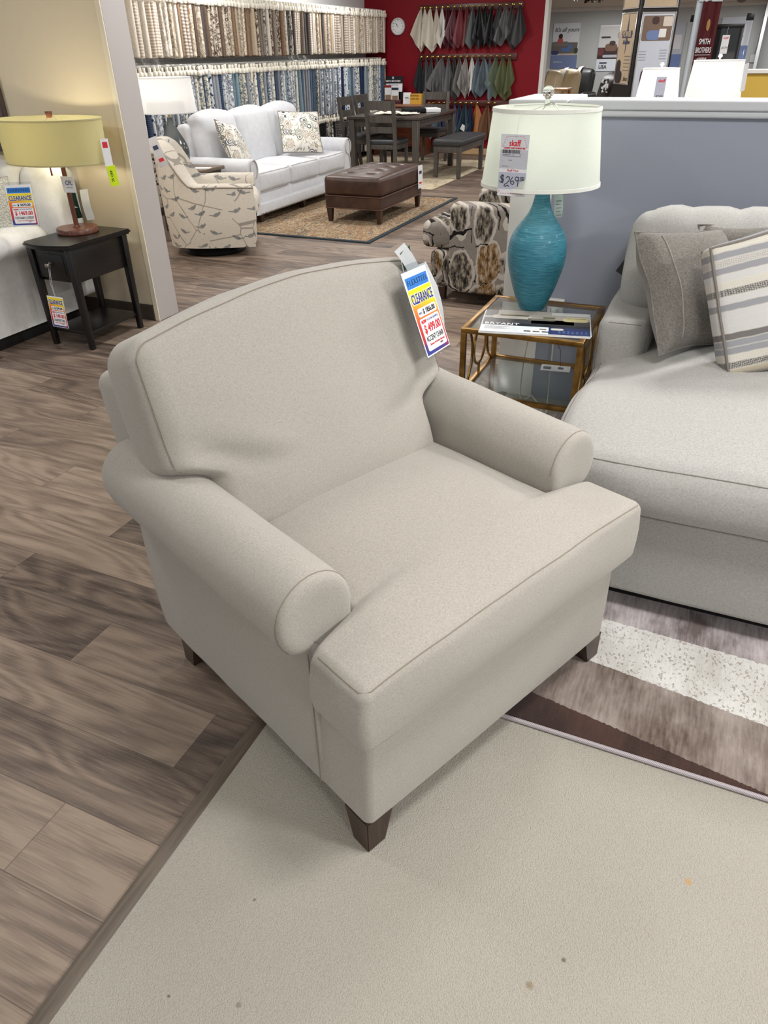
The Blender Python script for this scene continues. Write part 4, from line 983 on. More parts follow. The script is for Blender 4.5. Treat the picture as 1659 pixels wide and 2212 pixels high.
m_rail = plain('rack_white', (226, 226, 224), .4); m_railb = plain('rack_black', (30, 30, 32), .5)
for (nm, z, mm) in (('top', 2.058, m_rail), ('middle', 1.408, m_rail), ('bottom', .723, m_railb)):
    t_ = thing('swatch_rail', '%s steel rail carrying the %s row of fabric samples on the swatch wall' % ('black' if mm is m_railb else 'white', nm), 'rail', (-5.775, 9.55, z))
    obj('bar', tube(BM(), [(0, -3.5, 0), (0, 3.36, 0)], .011, 8), mm, t_)
    obj('backing_strip', bxmm(BM(), (-.324, -3.5, -.03), (-.305, 3.38, .03), .003), mm, t_)
    for y in (-3.3, -1.6, 0.05, 1.7, 3.28): obj('bracket', bxmm(BM(), (-.31, y-.008, -.012), (.012, y+.008, .004), .002), mm, t_)

# ================================================================ leather hides on the red wall
m_board = wood('mahogany_board', (62, 22, 20), (96, 40, 34), .35, 1, 0); m_brass = metal('brass_hook', (206, 176, 96), .22)
def leather(n, c):
    k = 'hide_' + n
    if k not in _pl:
        t = NT(k, .42, .4); nn = t.noise(t.coord(), 60, 4); t.col(t.mix(nn, lin(tuple(v*.85 for v in c)), lin(c))); t.bump(nn, .15, .002); _pl[k] = t.m
    return _pl[k]
def hide(x, z, c, n, h, wl_, wr_, seed, label, group, back=None):
    """leather swatch hung by one spot: folds gather at the hook and spread to a zigzag hem"""
    r = random.Random(seed); bm = BM(); N, Mv = 20, 14; g = []
    s0 = r.uniform(-.45, .45); nf = r.choice((1, 1.25, 1.5)); ph_ = r.uniform(0, 6)
    for j in range(Mv+1):
        t = j/Mv; rowv = []
        for i in range(N+1):
            s = -1+2*i/N
            w = (wl_ if s < 0 else wr_)*(t**.85*.95+.05)
            hemz = 1 - .34*min(1, abs(s-s0)*(1/(1+abs(s0))))**.9 - .16*max(0, abs(s-s0)-.75)
            zz = -h*t*hemz
            yy = -.035 - .012*t - (.035*t+.01)*math.cos(s*PI*nf+ph_) - .02*(1-abs(s))*t
            rowv.append(bm.verts.new((s*w, yy, zz)))
        g.append(rowv)
    for a, b in zip(g, g[1:]):
        for i in range(N): bm.faces.new((a[i], a[i+1], b[i+1], b[i]))
    bmesh.ops.recalc_face_normals(bm, faces=bm.faces); bmesh.ops.solidify(bm, geom=list(bm.faces), thickness=.004)
    t_ = obj('leather_swatch', bm, leather(n, c), None, True, label, 'leather swatch', group); t_.location = (x, 12.955, z)
    return t_
def px2x(px, y0=914, x0=-5.07, k=1.61/211): return x0+(px-y0)*k
LR1 = [(630, 'ivory', (220, 212, 196), .16, .05), (657, 'ivory', (220, 212, 196), .05, .09), (703, 'ivory', (214, 206, 188), .14, .09), (752, 'ivory', (224, 218, 204), .07, .08), (800, 'white', (232, 230, 226), .08, .07), (843, 'burgundy', (84, 32, 42), .08, .08), (895, 'plum', (98, 48, 58), .11, .07), (943, 'rose', (126, 52, 62), .09, .08), (990, 'rosewood', (120, 56, 56), .09, .06), (1040, 'slate', (84, 88, 92), .14, .06), (1088, 'black', (32, 33, 36), .08, .11), (1135, 'black', (28, 30, 34), .09, .08), (1185, 'black', (36, 36, 40), .10, .04), (1240, 'charcoal', (74, 74, 78), .10, .08), (1290, 'stone grey', (104, 104, 106), .13, .08), (1338, 'graphite', (58, 58, 58), .09, .08), (1390, 'graphite', (52, 51, 52), .12, .11)]
LR2 = [(628, 'dark slate', (50, 56, 60), .10, .05), (675, 'charcoal', (66, 70, 76), .08, .07), (722, 'charcoal', (72, 74, 80), .08, .06), (766, 'grey', (108, 106, 104), .05, .05), (812, 'stone grey', (140, 136, 130), .23, .06), (860, 'stone grey', (132, 128, 122), .10, .08), (906, 'graphite', (84, 82, 84), .09, .08), (952, 'grey', (118, 118, 120), .09, .08), (1000, 'dove grey', (150, 146, 142), .10, .08), (1047, 'white', (222, 220, 216), .07, .07), (1095, 'blue grey', (92, 106, 116), .09, .07), (1143, 'blue grey', (98, 112, 118), .12, .13), (1190, 'blue grey', (86, 100, 106), .06, .07), (1240, 'moss green', (88, 100, 78), .13, .08), (1287, 'olive green', (90, 96, 60), .08, .16), (1335, 'olive green', (72, 80, 50), .07, .09)]
LR3 = [(617, 'pale teal', (150, 178, 182), .07, .08), (652, 'pale teal', (160, 186, 190), .06, .07), (695, 'pale teal', (142, 170, 178), .07, .07), (735, 'steel blue', (96, 112, 130), .07, .07), (782, 'steel blue', (84, 98, 120), .07, .07), (825, 'navy', (42, 52, 80), .07, .07), (870, 'navy', (44, 56, 88), .06, .09), (920, 'denim blue', (62, 76, 108), .07, .08), (962, 'navy', (40, 44, 78), .08, .07), (1007, 'dark teal', (44, 66, 76), .11, .09), (1052, 'navy', (38, 52, 84), .06, .07), (1100, 'caramel', (168, 104, 48), .09, .12), (1192, 'brown', (112, 76, 52), .14, .08), (1240, 'brown', (124, 88, 60), .08, .08)]
ORD = ('top', 'middle', 'bottom')
for ri, (LR, z, h, x0, x1) in enumerate(((LR1, 2.055, .58, -5.12, -3.42), (LR2, 1.395, .60, -5.12, -3.46), (LR3, .745, .56, -5.14, -3.30))):
    t_ = thing('hook_rail', '%s mahogany hook rail with brass hooks for leather swatches on the red wall' % ORD[ri], 'hook rail', (0, 12.985, z))
    obj('board', bxmm(BM(), (x0, -.012, -.045), (x1, .012, .05), .004), m_board, t_)
    cnt = {}
    for i, (cx_, n, c, a, b) in enumerate(LR):
        x = px2x(740+cx_/3.607); cnt[n] = cnt.get(n, 0)+1
    for i, (cx_, n, c, a, b) in enumerate(LR):
        x = px2x(740+cx_/3.607)
        bm = lathe(BM(), [(0, 0), (.014, 0), (.014, .005), (.006, .008), (.006, .04), (.013, .046), (.016, .054), (.010, .062), (0, .064)], 12, T(x, -.012, .012) @ RX(PI/2))
        obj('hook', bm, m_brass, t_)
        many = cnt[n] > 1
        lab = ('%s leather swatch hanging on the %s hook rail of the red wall' % (n, ORD[ri])) if many else ('single %s leather swatch hanging on the %s hook rail' % (n, ORD[ri]))
        hide(x, z, c, n, h*random.Random(i+ri*40).uniform(.9, 1.03), a*1.25, b*1.25, i+ri*40, lab, '%s leather swatches on the %s hook rail' % (n, ORD[ri]) if many else None)
wt = thing('paper_tag', 'white square paper label stuck on the dark teal leather swatch', 'tag', (px2x(740+1007/3.607), 12.872, .40))
obj('card', rbox(BM(), (.085, .003, .085), (0, 0, 0), .0005, 1, RY(.5)), m_tagw, wt)
# clock
ck = thing('wall_clock', 'round white wall clock on the red wall', 'clock', (-5.49, 12.985, 1.835))
obj('rim', lathe(BM(), [(.112, -.015), (.122, 0), (.118, .028), (.106, .034), (.100, .024), (.100, -.01)], 48, RX(PI/2)), plain('clock_rim', (214, 214, 214), .35), ck)
obj('dial', lathe(BM(), [(0, .018), (.104, .018)], 48, RX(PI/2), cap=False), m_paper, ck)
for n_ in range(1, 13):
    a = PI/2 - n_*PI/6; text('numeral', str(n_), .026, m_ink, ck, T(.083*math.cos(a), -.0195, .083*math.sin(a)) @ RX(PI/2), bold=.0006)
for (nm, a, l, w) in (('hour_hand', PI/2-11*PI/6, .045, .006), ('minute_hand', PI/2-10.7*PI/6, .068, .004)):
    obj(nm, tube(BM(), [(-.012*math.cos(a), -.022, -.012*math.sin(a)), (l*math.cos(a), -.022, l*math.sin(a))], w/2, 6), m_ink, ck)

# ================================================================ white sofa with its pillows
m_ws = cloth('white_chenille', (192, 193, 197), (220, 221, 225), 500, 18, .3, .3, .6)
sf = thing('sofa', 'long white upholstered three-seat sofa with nailhead trim below the swatch wall', 'sofa', (-4.8, 7.65, 0))
def sfp(n, bm, mat=m_ws, parent=sf): return obj(n, bm, mat, parent)
SM = RZ(-PI/2)                                       # build facing -y, turn to face +x
def sbox(n, size, r, c, cr=(0, 0, 0), wk=.004, nn=(10, 6, 6), rx=0, seed=1, post=None, M2=None):
    return sfp(n, softbox(BM(), size, r, nn, crown(size[0]/2, size[1]/2, size[2]/2, *cr, wk, 5, seed, post), RZ(PI/2) @ T(*c) @ RX(rx)))
sbox('base', (2.04, .80, .20), .03, (0, .0, .215), (0, .01, 0))
bs = sbox('front_rail', (2.04, .05, .115), .02, (0, -.425, .150), (0, .008, 0))
for i in range(3):
    sc_ = sbox('seat_cushion', (.635, .74, .18), .035, (-.645+.645*i, -.065, .395), (.006, .025, .03), .006, (10, 10, 4), 0, i)
    ff = crown(.3175, .37, .09, .006, .025, .03, .006, 5, i); MS = RZ(PI/2) @ T(-.645+.645*i, -.065, .395)
    pp = [(-.307, .2-.52*k/10, .08) for k in range(11)] + [(-.29+.58*k/14, -.36, .08) for k in range(15)] + [(.307, -.32+.52*k/10, .08) for k in range(11)]
    obj('piping', tube(BM(), [MS @ ff(Vector(p)) for p in pp], .005, 6), m_ivs, sc_)
sbox('back', (2.1, .16, .78), .05, (0, .38, .52))
for i in range(3):
    def post(q, i=i): q.z += .018*math.cos(q.x*4.2)*sstep(.0, .24, q.z); return q
    sbox('back_cushion', (.66, .20, .56), .075, (-.655+.655*i, .24, .70), (.01, .05, .035), .008, (10, 4, 10), -.20, 20+i, post)
for s in (-1, 1):
    e_ = arm_roll('arm', s, sf, m_ws, s*1.12, s*.965, -.44, .40, .625, .10, .095)
    e_.data.transform(RZ(PI/2))
    sc = [Vector((s*(1.055+.062*math.cos(math.radians(a))), -.446, .53+.085*math.sin(math.radians(a)))) for a in range(-80, 260, 15)]
    sc = [Vector((s*1.115, -.446, .12))] + ([Vector((s*1.10, -.446, .40))] if s > 0 else [Vector((s*1.10, -.446, .40))]) + sc
    obj('piping', tube(BM(), [RZ(PI/2) @ p for p in sc], .006, 6), m_ivs, e_)
nm_ = plain('nailhead_pewter', (150, 146, 142), .3, 1)
for k in range(70):
    o = obj('nailhead', lathe(BM(), [(.0085, 0), (.006, .004), (0, .005)], 8, RZ(PI/2) @ T(-1.0+2.0*k/69, -.452, .108) @ RX(PI/2), cap=False), nm_, bs) if k == 0 else None
    if o: nh = o
    else:
        o = nh.copy(); C.objects.link(o); o.parent = bs; o.location = (0, 2.0*k/69, 0)
for (x, y) in ((-.9, -.36), (.0, -.36), (.9, -.36), (-.9, .34), (.9, .34)): sfp('foot', rbox(BM(), (.06, .06, .12), tuple(RZ(PI/2) @ Vector((x, y, .06))), .004, 1), m_leg)
def mat_floral():
    t = NT('floral_print', .9, .12); v = t.coord(); vo = t.n('ShaderNodeTexVoronoi', {'Vector': t.coord(scale=(1, .02, 1)), 'Scale': 11, 'Randomness': .8}); d = vo.outputs['Distance']
    ring = t.math('SINE', t.math('MULTIPLY', d, 46)); big = t.n('ShaderNodeSeparateColor', {0: vo.outputs['Color']})
    c = t.mix(t.math('MULTIPLY', t.math('GREATER_THAN', ring, .0), t.math('LESS_THAN', d, .52)), lin((228, 224, 216)), t.ramp(big.outputs[0], [(0, (72, 82, 98)), (.3, (164, 148, 126)), (.6, (118, 122, 114)), (.85, (180, 164, 140))], 'CONSTANT'))
    vine = t.n('ShaderNodeTexNoise', {'Vector': t.coord(scale=(1, .1, 1)), 'Scale': 11, 'Detail': 1, 'Distortion': 1.5}).outputs['Fac']
    ln = t.math('MULTIPLY', t.math('LESS_THAN', t.math('ABSOLUTE', t.math('SUBTRACT', vine, .5)), .022), t.math('GREATER_THAN', d, .46))
    c = t.mix(ln, c, lin((150, 142, 126))); leaf = t.math('MULTIPLY', t.math('GREATER_THAN', vine, .66), t.math('GREATER_THAN', d, .40)); c = t.mix(leaf, c, lin((158, 164, 152)))
    t.col(c); return t.m
m_flor = mat_floral()
for (c, r_, d_, w, lab, sd) in (((-4.66, 8.10, .730), (.74, .67, -.05), (.33, -.40, -.86), .47, 'square floral print throw pillow upright at the far end of the white sofa', 4),
                          ((-4.74, 6.86, .72), (-.12, .97, -.22), (.42, .16, -.88), .43, 'floral print throw pillow slumped against the near arm of the white sofa', 8)):
    p_ = thing('throw_pillow', lab, 'pillow', M=pil_frame(c, r_, d_)); obj('cover', pillow(BM(), w, w, .15, None, 16, .03, .006, sd), m_flor, p_); obj('piping', tube(BM(), pillow_edge(w, w, 16, .03, .006, sd), .005, 6, closed=True), plain('pillow_cord_taupe', (128, 122, 114), .9), p_)
# ---------------------------------------------------------------- end table and lamp between the chair and sofa
et = thing('end_table', 'brown wood end table between the bird print chair and the white sofa', 'end table', (-4.86, 6.22, 0))
m_oak = wood('grey_oak', (84, 70, 58), (124, 108, 92), .4, 1, 0)
obj('top', rbox(BM(), (.58, .38, .03), (0, 0, .570), .004, 2), m_oak, et); obj('case', rbox(BM(), (.52, .33, .14), (0, 0, .485), .004, 1), wood('dark_oak', (40, 34, 30), (66, 56, 50), .4), et)
for (x, y) in ((-.24, -.14), (.24, -.14), (-.24, .14), (.24, .14)): obj('leg', rbox(BM(), (.045, .045, .42), (x, y, .21), .003, 1), wood('dark_oak2', (40, 34, 30), (66, 56, 50), .4), et)
pc = thing('price_card', 'white price card lying on the brown wood end table', 'card', (-4.68, 6.17, .5852), .3); obj('card', rbox(BM(), (.20, .09, .0015), (0, 0, .001), .0004, 1), m_tagw, pc)
gl_ = thing('table_lamp', 'charcoal glass bottle table lamp with white drum shade on the brown end table', 'lamp', (-4.93, 6.14, .585))
m_char = plain('charcoal_glaze', (72, 78, 78), .16, 0, .6)
obj('base', lathe(BM(), smooth_prof([(.0, .0), (.105, .0), (.118, .02), (.134, .08), (.138, .14), (.125, .20), (.095, .26), (.06, .32), (.036, .37), (.026, .41), (.024, .43), (0, .43)], 3), 48), m_char, gl_)
obj('neck_fitting', lathe(BM(), [(0, .43), (.012, .43), (.012, .50), (0, .50)], 12), m_brass, gl_)
m_wshade = shade_mat('white_shade', (246, 246, 246), .5); shade('lamp_shade', .258, .240, .285, .465, m_wshade, gl_, None, 48, band=.008, bmat=m_wshade)
bulb(-4.93, 6.14, 1.19, 4.0, .04, (1, .95, .88))

# ================================================================ bird print swivel chair
def mat_bird():
    t = NT('bird_print', .92, .12); v = t.coord(); SCL = 6.2
    x = t.n('ShaderNodeSeparateXYZ', {0: v}); vv_ = t.n('ShaderNodeCombineXYZ', {0: t.math('ADD', x.outputs[0], x.outputs[1]), 1: 0.0, 2: x.outputs[2]}).outputs[0]
    vo = t.n('ShaderNodeTexVoronoi', {'Vector': vv_, 'Scale': SCL, 'Randomness': .75})
    d = t.n('ShaderNodeVectorMath', {0: t.n('ShaderNodeVectorMath', {0: vv_, 1: (SCL, SCL, SCL)}, operation='MULTIPLY').outputs[0], 1: t.n('ShaderNodeVectorMath', {0: vo.outputs['Position'], 1: (SCL, SCL, SCL)}, operation='MULTIPLY').outputs[0]}, operation='SUBTRACT').outputs[0]
    rc = t.n('ShaderNodeSeparateColor', {0: vo.outputs['Color']}); fl = t.math('SUBTRACT', t.math('MULTIPLY', t.math('GREATER_THAN', rc.outputs[1], .5), 2), 1)
    s = t.n('ShaderNodeSeparateXYZ', {0: d}); X = t.math('MULTIPLY', s.outputs[0], fl); Z = s.outputs[2]
    def ell(cx, cz, a, b, k=0.0):
        xx = t.math('SUBTRACT', X, cx); zz = t.math('SUBTRACT', t.math('SUBTRACT', Z, cz), t.math('MULTIPLY', xx, k))
        return t.math('ADD', t.math('POWER', t.math('DIVIDE', xx, a), 2), t.math('POWER', t.math('DIVIDE', zz, b), 2))
    body = t.math('MINIMUM', ell(0, 0, .20, .105, -.25), t.math('MINIMUM', ell(-.18, .10, .075, .065), ell(.27, -.03, .18, .035, .15)))
    bird = t.n('ShaderNodeMapRange', {0: body, 1: 1.15, 2: .55}).outputs[0]
    nz = t.noise(v, 40, 3)
    st_ = t.n('ShaderNodeTexVoronoi', {'Vector': t.n('ShaderNodeVectorMath', {0: vv_, 1: t.n('ShaderNodeCombineXYZ', {0: t.math('MULTIPLY', t.noise(vv_, 5, 1), .12), 2: 0.0}).outputs[0]}, operation='ADD').outputs[0], 'Scale': 3.6}, feature='DISTANCE_TO_EDGE').outputs['Distance']
    stem = t.math('MULTIPLY', t.math('LESS_THAN', st_, .014), t.math('GREATER_THAN', t.noise(vv_, 4, 1), .42))
    c = t.mix(t.noise(v, 70, 3), lin((196, 188, 176)), lin((218, 211, 200))); c = t.mix(t.math('MULTIPLY', stem, .7), c, lin((126, 118, 112)))
    c = t.mix(t.math('MULTIPLY', bird, t.math('ADD', .35, t.math('MULTIPLY', nz, .7))), c, lin((84, 92, 100))); t.col(c); return t.m
m_bird = mat_bird()
bc = thing('swivel_chair', 'barrel swivel chair in off-white bird print fabric beside the grey post', 'armchair', (-4.17, 5.56, 0), math.radians(122))
# local: chair faces -y (front), x across; outer shell outline runs front-right -> back -> front-left
def outline_pts(hw, hf, hb, n=40, e=3.2):
    P = []
    for k in range(n+1):
        a = PI*k/n; cx_ = math.cos(a); sy_ = math.sin(a)
        x = hw*math.copysign(abs(cx_)**(2/e), cx_); y = -hf + (hf+hb)*abs(sy_)**(2/e)*1.0
        P.append((x, y))
    return P
OP = outline_pts(.385, .40, .40); IP = outline_pts(.275, .40, .28)
def topz(y): return .565 + .325*sstep(.10, .385, y) - .01*sstep(-.1, -.4, y)
bm = BM(); ro, ri = [], []
levels = (0, .12, .35, .6, .85, .97, 1.0)
for (x, y), (xi, yi) in zip(OP, IP):
    z1 = topz(y); b0 = .085
    fl_ = lambda t: 1 - .07*(1-t)
    co = []
    for t_ in levels:
        z = b0+(z1-b0)*t_; k = fl_(t_) + .03*math.sin(t_*PI); co.append(bm.verts.new((x*k, y*k, z)))
    mx_ = [(x*.94+xi*.06, y*.94+yi*.06, z1+.016), (x*.75+xi*.25, y*.75+yi*.25, z1+.030), (x*.4+xi*.6, y*.4+yi*.6, z1+.030), (xi*.95+x*.05, yi*.95+y*.05, z1+.012)]
    co += [bm.verts.new(q) for q in mx_]
    for t_ in (.9, .6, .3): co.append(bm.verts.new((xi, yi, .36+(z1-.36)*t_)))
    co.append(bm.verts.new((xi, yi, .30))); ro.append(co)
for a, b in zip(ro, ro[1:]):
    for i in range(len(a)-1): bm.faces.new((a[i], a[i+1], b[i+1], b[i]))
for co in (ro[0], ro[-1]): bm.faces.new(co)
obj('shell', bm, m_bird, bc, angle=1.2)
obj('piping', tube(BM(), [(x*1.003, y*1.003, topz(y)+.006) for x, y in OP], .0055, 6), plain('piping_taupe', (150, 142, 132), .9), bc)
obj('seat_deck', softbox(BM(), (.52, .58, .22), .02, (6, 6, 4), None, T(0, -.09, .205)), m_bird, bc)
obj('seat_cushion', softbox(BM(), (.55, .60, .16), .04, (8, 8, 4), crown(.275, .30, .08, 0, .02, .03), T(0, -.12, .41)), m_bird, bc)
obj('swivel_base', lathe(BM(), [(0, 0), (.27, 0), (.28, .02), (.26, .05), (.06, .06), (.06, .11), (0, .11)], 40), plain('base_black', (16, 15, 15), .4), bc)
TGC = Vector((-4.17, 5.56, 0)) + RZ(math.radians(122)) @ Vector((-.375, .32, .85))
tg = thing('price_tag', 'long white price tag draped over the back of the bird print swivel chair', 'price tag', M=tag_frame(TGC, (.80, .50, .30), (.52, .30, -.80)))
bent_card('card', .075, .22, .012, m_tagw, tg, Matrix()); obj('red_print', bxmm(BM(), (-.02, -.07, .012), (.02, -.045, .0128), 0), m_red, tg, smooth=False); obj('dark_print', bxmm(BM(), (-.02, .02, .0140), (.02, .05, .0146), 0), plain('ink_slate', (60, 66, 90), .5), tg, smooth=False)

# ================================================================ leather ottoman and rugs
def mat_oriental(name, base, cols, sc=5):
    t = NT(name, .95, .1); v = t.coord(); n = t.noise(t.coord(scale=(1.6, 1, 1)), sc, 6, .7, 1.2); n2 = t.noise(v, sc*5, 4, .7)
    c = t.ramp(t.math('ADD', t.math('MULTIPLY', n, .7), t.math('MULTIPLY', n2, .3)), cols); t.col(c); t.bump(t.noise(v, 400, 2), .3, .003); return t.m
m_or1 = mat_oriental('oriental_pile', 0, [(.34, (52, 62, 66)), (.41, (166, 138, 106)), (.47, (104, 74, 58)), (.51, (190, 168, 136)), (.56, (84, 88, 84)), (.62, (146, 98, 70)), (.72, (200, 182, 150))], 6)
r1 = thing('area_rug', 'beige oriental area rug with dark teal border under the leather ottoman', 'rug', (-4.1, 7.5, 0))
obj('pile', rbox(BM(), (2.26, 2.46, .010), (0, 0, .005), .003, 1), m_or1, r1); 
for (n_, a, b) in (('border', (-1.16, -1.26, 0), (1.16, -1.215, .012)), ('border', (-1.16, 1.215, 0), (1.16, 1.26, .012)), ('border', (1.115, -1.215, 0), (1.16, 1.215, .012)), ('border', (-1.16, -1.215, 0), (-1.115, 1.215, .012))): obj(n_, bxmm(BM(), a, b, .002), plain('border_teal', (44, 54, 60), .9), r1)
m_or2 = mat_oriental('distressed_pile', 0, [(.32, (128, 116, 100)), (.46, (184, 168, 142)), (.54, (206, 194, 170)), (.66, (150, 130, 104))], 5)
r2 = thing('area_rug', 'pale beige distressed area rug under the dining table and bench', 'rug', (-4.6, 10.7, 0)); obj('pile', rbox(BM(), (2.3, 2.9, .009), (0, 0, .0045), .003, 1), m_or2, r2); obj('edge', rbox(BM(), (2.34, 2.94, .006), (0, 0, .003), .002, 1), plain('edge_brown', (120, 104, 84), .9), r2)
m_lth = NT('brown_leather', .40, .45); _n = m_lth.noise(m_lth.coord(), 7, 5); _g = m_lth.n('ShaderNodeTexVoronoi', {'Vector': m_lth.coord(), 'Scale': 160}).outputs['Distance']; m_lth.col(m_lth.ramp(_n, [(.3, (46, 30, 24)), (.75, (82, 56, 44))])); m_lth.bump(_g, .12, .001); m_lth = m_lth.m
ot = thing('ottoman', 'tufted brown leather cocktail ottoman on tapered legs standing on the oriental rug', 'ottoman', (-3.47, 7.555, .012))
def fot(p):
    q = crown(.325, .57, .085, .01, .01, .02)(p)
    if p.z > 0:
        for i in range(2):
            for j in range(4):
                bx, by = -.13+.26*i, -.36+.24*j; dx, dy = q.x-bx, q.y-by
                q.z -= .026*math.exp(-(dx*dx+dy*dy)/.0012) + .008*math.exp(-(min(abs(dx-dy), abs(dx+dy))/.016)**2)*math.exp(-(dx*dx+dy*dy)/.018)
    return q
tp = obj('top_cushion', softbox(BM(), (.65, 1.14, .185), .045, (26, 44, 4), fot, T(0, 0, .345)), m_lth, ot)
for i in range(2):
    for j in range(4): obj('button', lathe(BM(), [(.012, 0), (.009, .006), (0, .008)], 12, T(-.13+.26*i, -.36+.24*j, .428), cap=False), m_lth, tp)
obj('apron', softbox(BM(), (.63, 1.12, .125), .014, (4, 6, 3), None, T(0, 0, .195)), m_lth, ot)
for z in (.252, .137):
    bm = BM(); tube(bm, [(x*1.005, y*1.005, z) for x, y in rrect(.635, 1.125, .02, 4)], .0055, 6, closed=True); obj('welt', bm, plain('welt_leather', (84, 52, 40), .4), ot)
for (x, y) in ((-.28, -.525), (.28, -.525), (-.28, .525), (.28, .525)): obj('leg', rbox(BM(), (.062, .062, .145), (x, y, .0725), .003, 1, None, (.65, .65)), m_leg, ot)
tg = thing('price_tag', 'tall white price tag hanging on the end of the leather ottoman', 'price tag', M=tag_frame((-3.118, 7.98, .335), (.12, .99, 0), (.02, 0, -1)))
obj('card', rbox(BM(), (.10, .23, .0012), (0, 0, 0), .0004, 1), m_tagw, tg); obj('dark_print', bxmm(BM(), (-.03, .03, .0008), (.03, .06, .0012), 0), plain('ink_slate', (60, 66, 90), .5), tg, smooth=False); obj('red_print', bxmm(BM(), (-.028, -.07, .0008), (.028, -.052, .0012), 0), m_red, tg, smooth=False)

# ================================================================ agate print armchair beyond the half wall
def mat_agate():
    t = NT('agate_print', .9, .12); v = t.coord(); x = t.n('ShaderNodeSeparateXYZ', {0: v})
    vv_ = t.n('ShaderNodeCombineXYZ', {0: t.math('ADD', x.outputs[0], t.math('MULTIPLY', x.outputs[1], .8)), 1: 0.0, 2: t.math('MULTIPLY', x.outputs[2], .62)}).outputs[0]
    w = t.n('ShaderNodeVectorMath', {0: vv_, 1: t.n('ShaderNodeVectorMath', {0: t.n('ShaderNodeTexNoise', {'Vector': vv_, 'Scale': 14, 'Detail': 3}).outputs['Color'], 1: (.07, 0, .07)}, operation='MULTIPLY').outputs[0]}, operation='ADD').outputs[0]
    vo = t.n('ShaderNodeTexVoronoi', {'Vector': w, 'Scale': 6.0, 'Randomness': .6}); d = vo.outputs['Distance']; rc = t.n('ShaderNodeSeparateColor', {0: vo.outputs['Color']})
    mot = t.noise(t.coord(scale=(1, 1, .4)), 42, 5, .7)
    dark = t.ramp(mot, [(.40, (34, 31, 30)), (.50, (92, 86, 78)), (.60, (156, 146, 130))]); tan = t.ramp(mot, [(.36, (58, 46, 36)), (.48, (132, 102, 66)), (.62, (176, 164, 146))])
    inside = t.mix(t.math('GREATER_THAN', rc.outputs[0], .5), dark, tan)
    bg = t.mix(t.noise(v, 30, 2), lin((122, 115, 108)), lin((140, 133, 126)))
    c = t.mix(t.math('LESS_THAN', d, .60), bg, lin((182, 174, 164))); c = t.mix(t.n('ShaderNodeMapRange', {0: d, 1: .55, 2: .50}).outputs[0], c, inside)
    ed = t.n('ShaderNodeTexVoronoi', {'Vector': w, 'Scale': 6.0, 'Randomness': .6}, feature='DISTANCE_TO_EDGE').outputs['Distance']
    c = t.mix(t.math('MULTIPLY', t.math('LESS_THAN', ed, .016), t.math('GREATER_THAN', t.noise(v, 7, 1), .47)), c, lin((30, 28, 28))); t.col(c); return t.m
m_ag = mat_agate()
ag = thing('armchair', 'armchair in brown and grey agate print fabric standing behind the end of the half wall', 'armchair', (-1.22, 5.16, 0))
def agp(n, bm, mat=m_ag): return obj(n, bm, mat, ag)
agp('arm', softbox(BM(), (.86, .17, .565), .022, (6, 3, 6), crown(.43, .085, .28, .004, .01, .004, .003), T(0, -.315, .365))); agp('arm', softbox(BM(), (.86, .17, .565), .022, (6, 3, 6), None, T(0, .315, .365)))
agp('front_rail', softbox(BM(), (.80, .60, .24), .03, (6, 6, 4), crown(.4, .3, .12, .02, 0, 0), T(-.20, 0, .20))); agp('seat_cushion', softbox(BM(), (.70, .50, .175), .04, (8, 8, 4), crown(.35, .25, .0875, .03, .01, .02, .003), T(-.33, -.0, .415)))
agp('back', softbox(BM(), (.20, .62, .70), .06, (4, 8, 8), crown(.1, .31, .35, .02, .01, .02), T(.27, 0, .52) @ RY(.16))); agp('back_cushion', softbox(BM(), (.17, .47, .42), .06, (4, 8, 8), crown(.085, .235, .21, .04, .01, .02), T(.05, 0, .70) @ RY(.16)))
for (x, y) in ((-.50, -.30), (-.50, .30), (.36, -.30), (.36, .30)): agp('foot', rbox(BM(), (.05, .05, .09), (x, y, .045), .003, 1), m_leg)
# ================================================================ dining set in the back corner
m_dgrey = wood('grey_stain', (66, 61, 57), (92, 86, 81), .42, 1, 2); m_dgx = wood('grey_stain_top', (58, 52, 48), (84, 77, 72), .25, 1, 1); m_pad = plain('charcoal_vinyl', (58, 58, 61), .45)
dt = thing('dining_table', 'grey stained dining table in front of the red wall', 'table', (-4.44, 10.70, .012))
obj('top', rbox(BM(), (1.06, 1.56, .035), (0, 0, .732), .006, 2), m_dgx, dt)
for (n_, a, b) in (('apron', (-.46, -.73, .625), (.46, -.705, .715)), ('apron', (-.46, .705, .625), (.46, .73, .715)), ('apron', (-.485, -.68, .625), (-.46, .68, .715)), ('apron', (.46, -.68, .625), (.485, .68, .715))): obj(n_, bxmm(BM(), a, b, .002), m_dgrey, dt)
for (x, y) in ((-.47, -.72), (.47, -.72), (-.47, .72), (.47, .72)): obj('leg', rbox(BM(), (.085, .085, .715), (x, y, .3575), .004, 1, None, (.85, .85)), m_dgrey, dt)
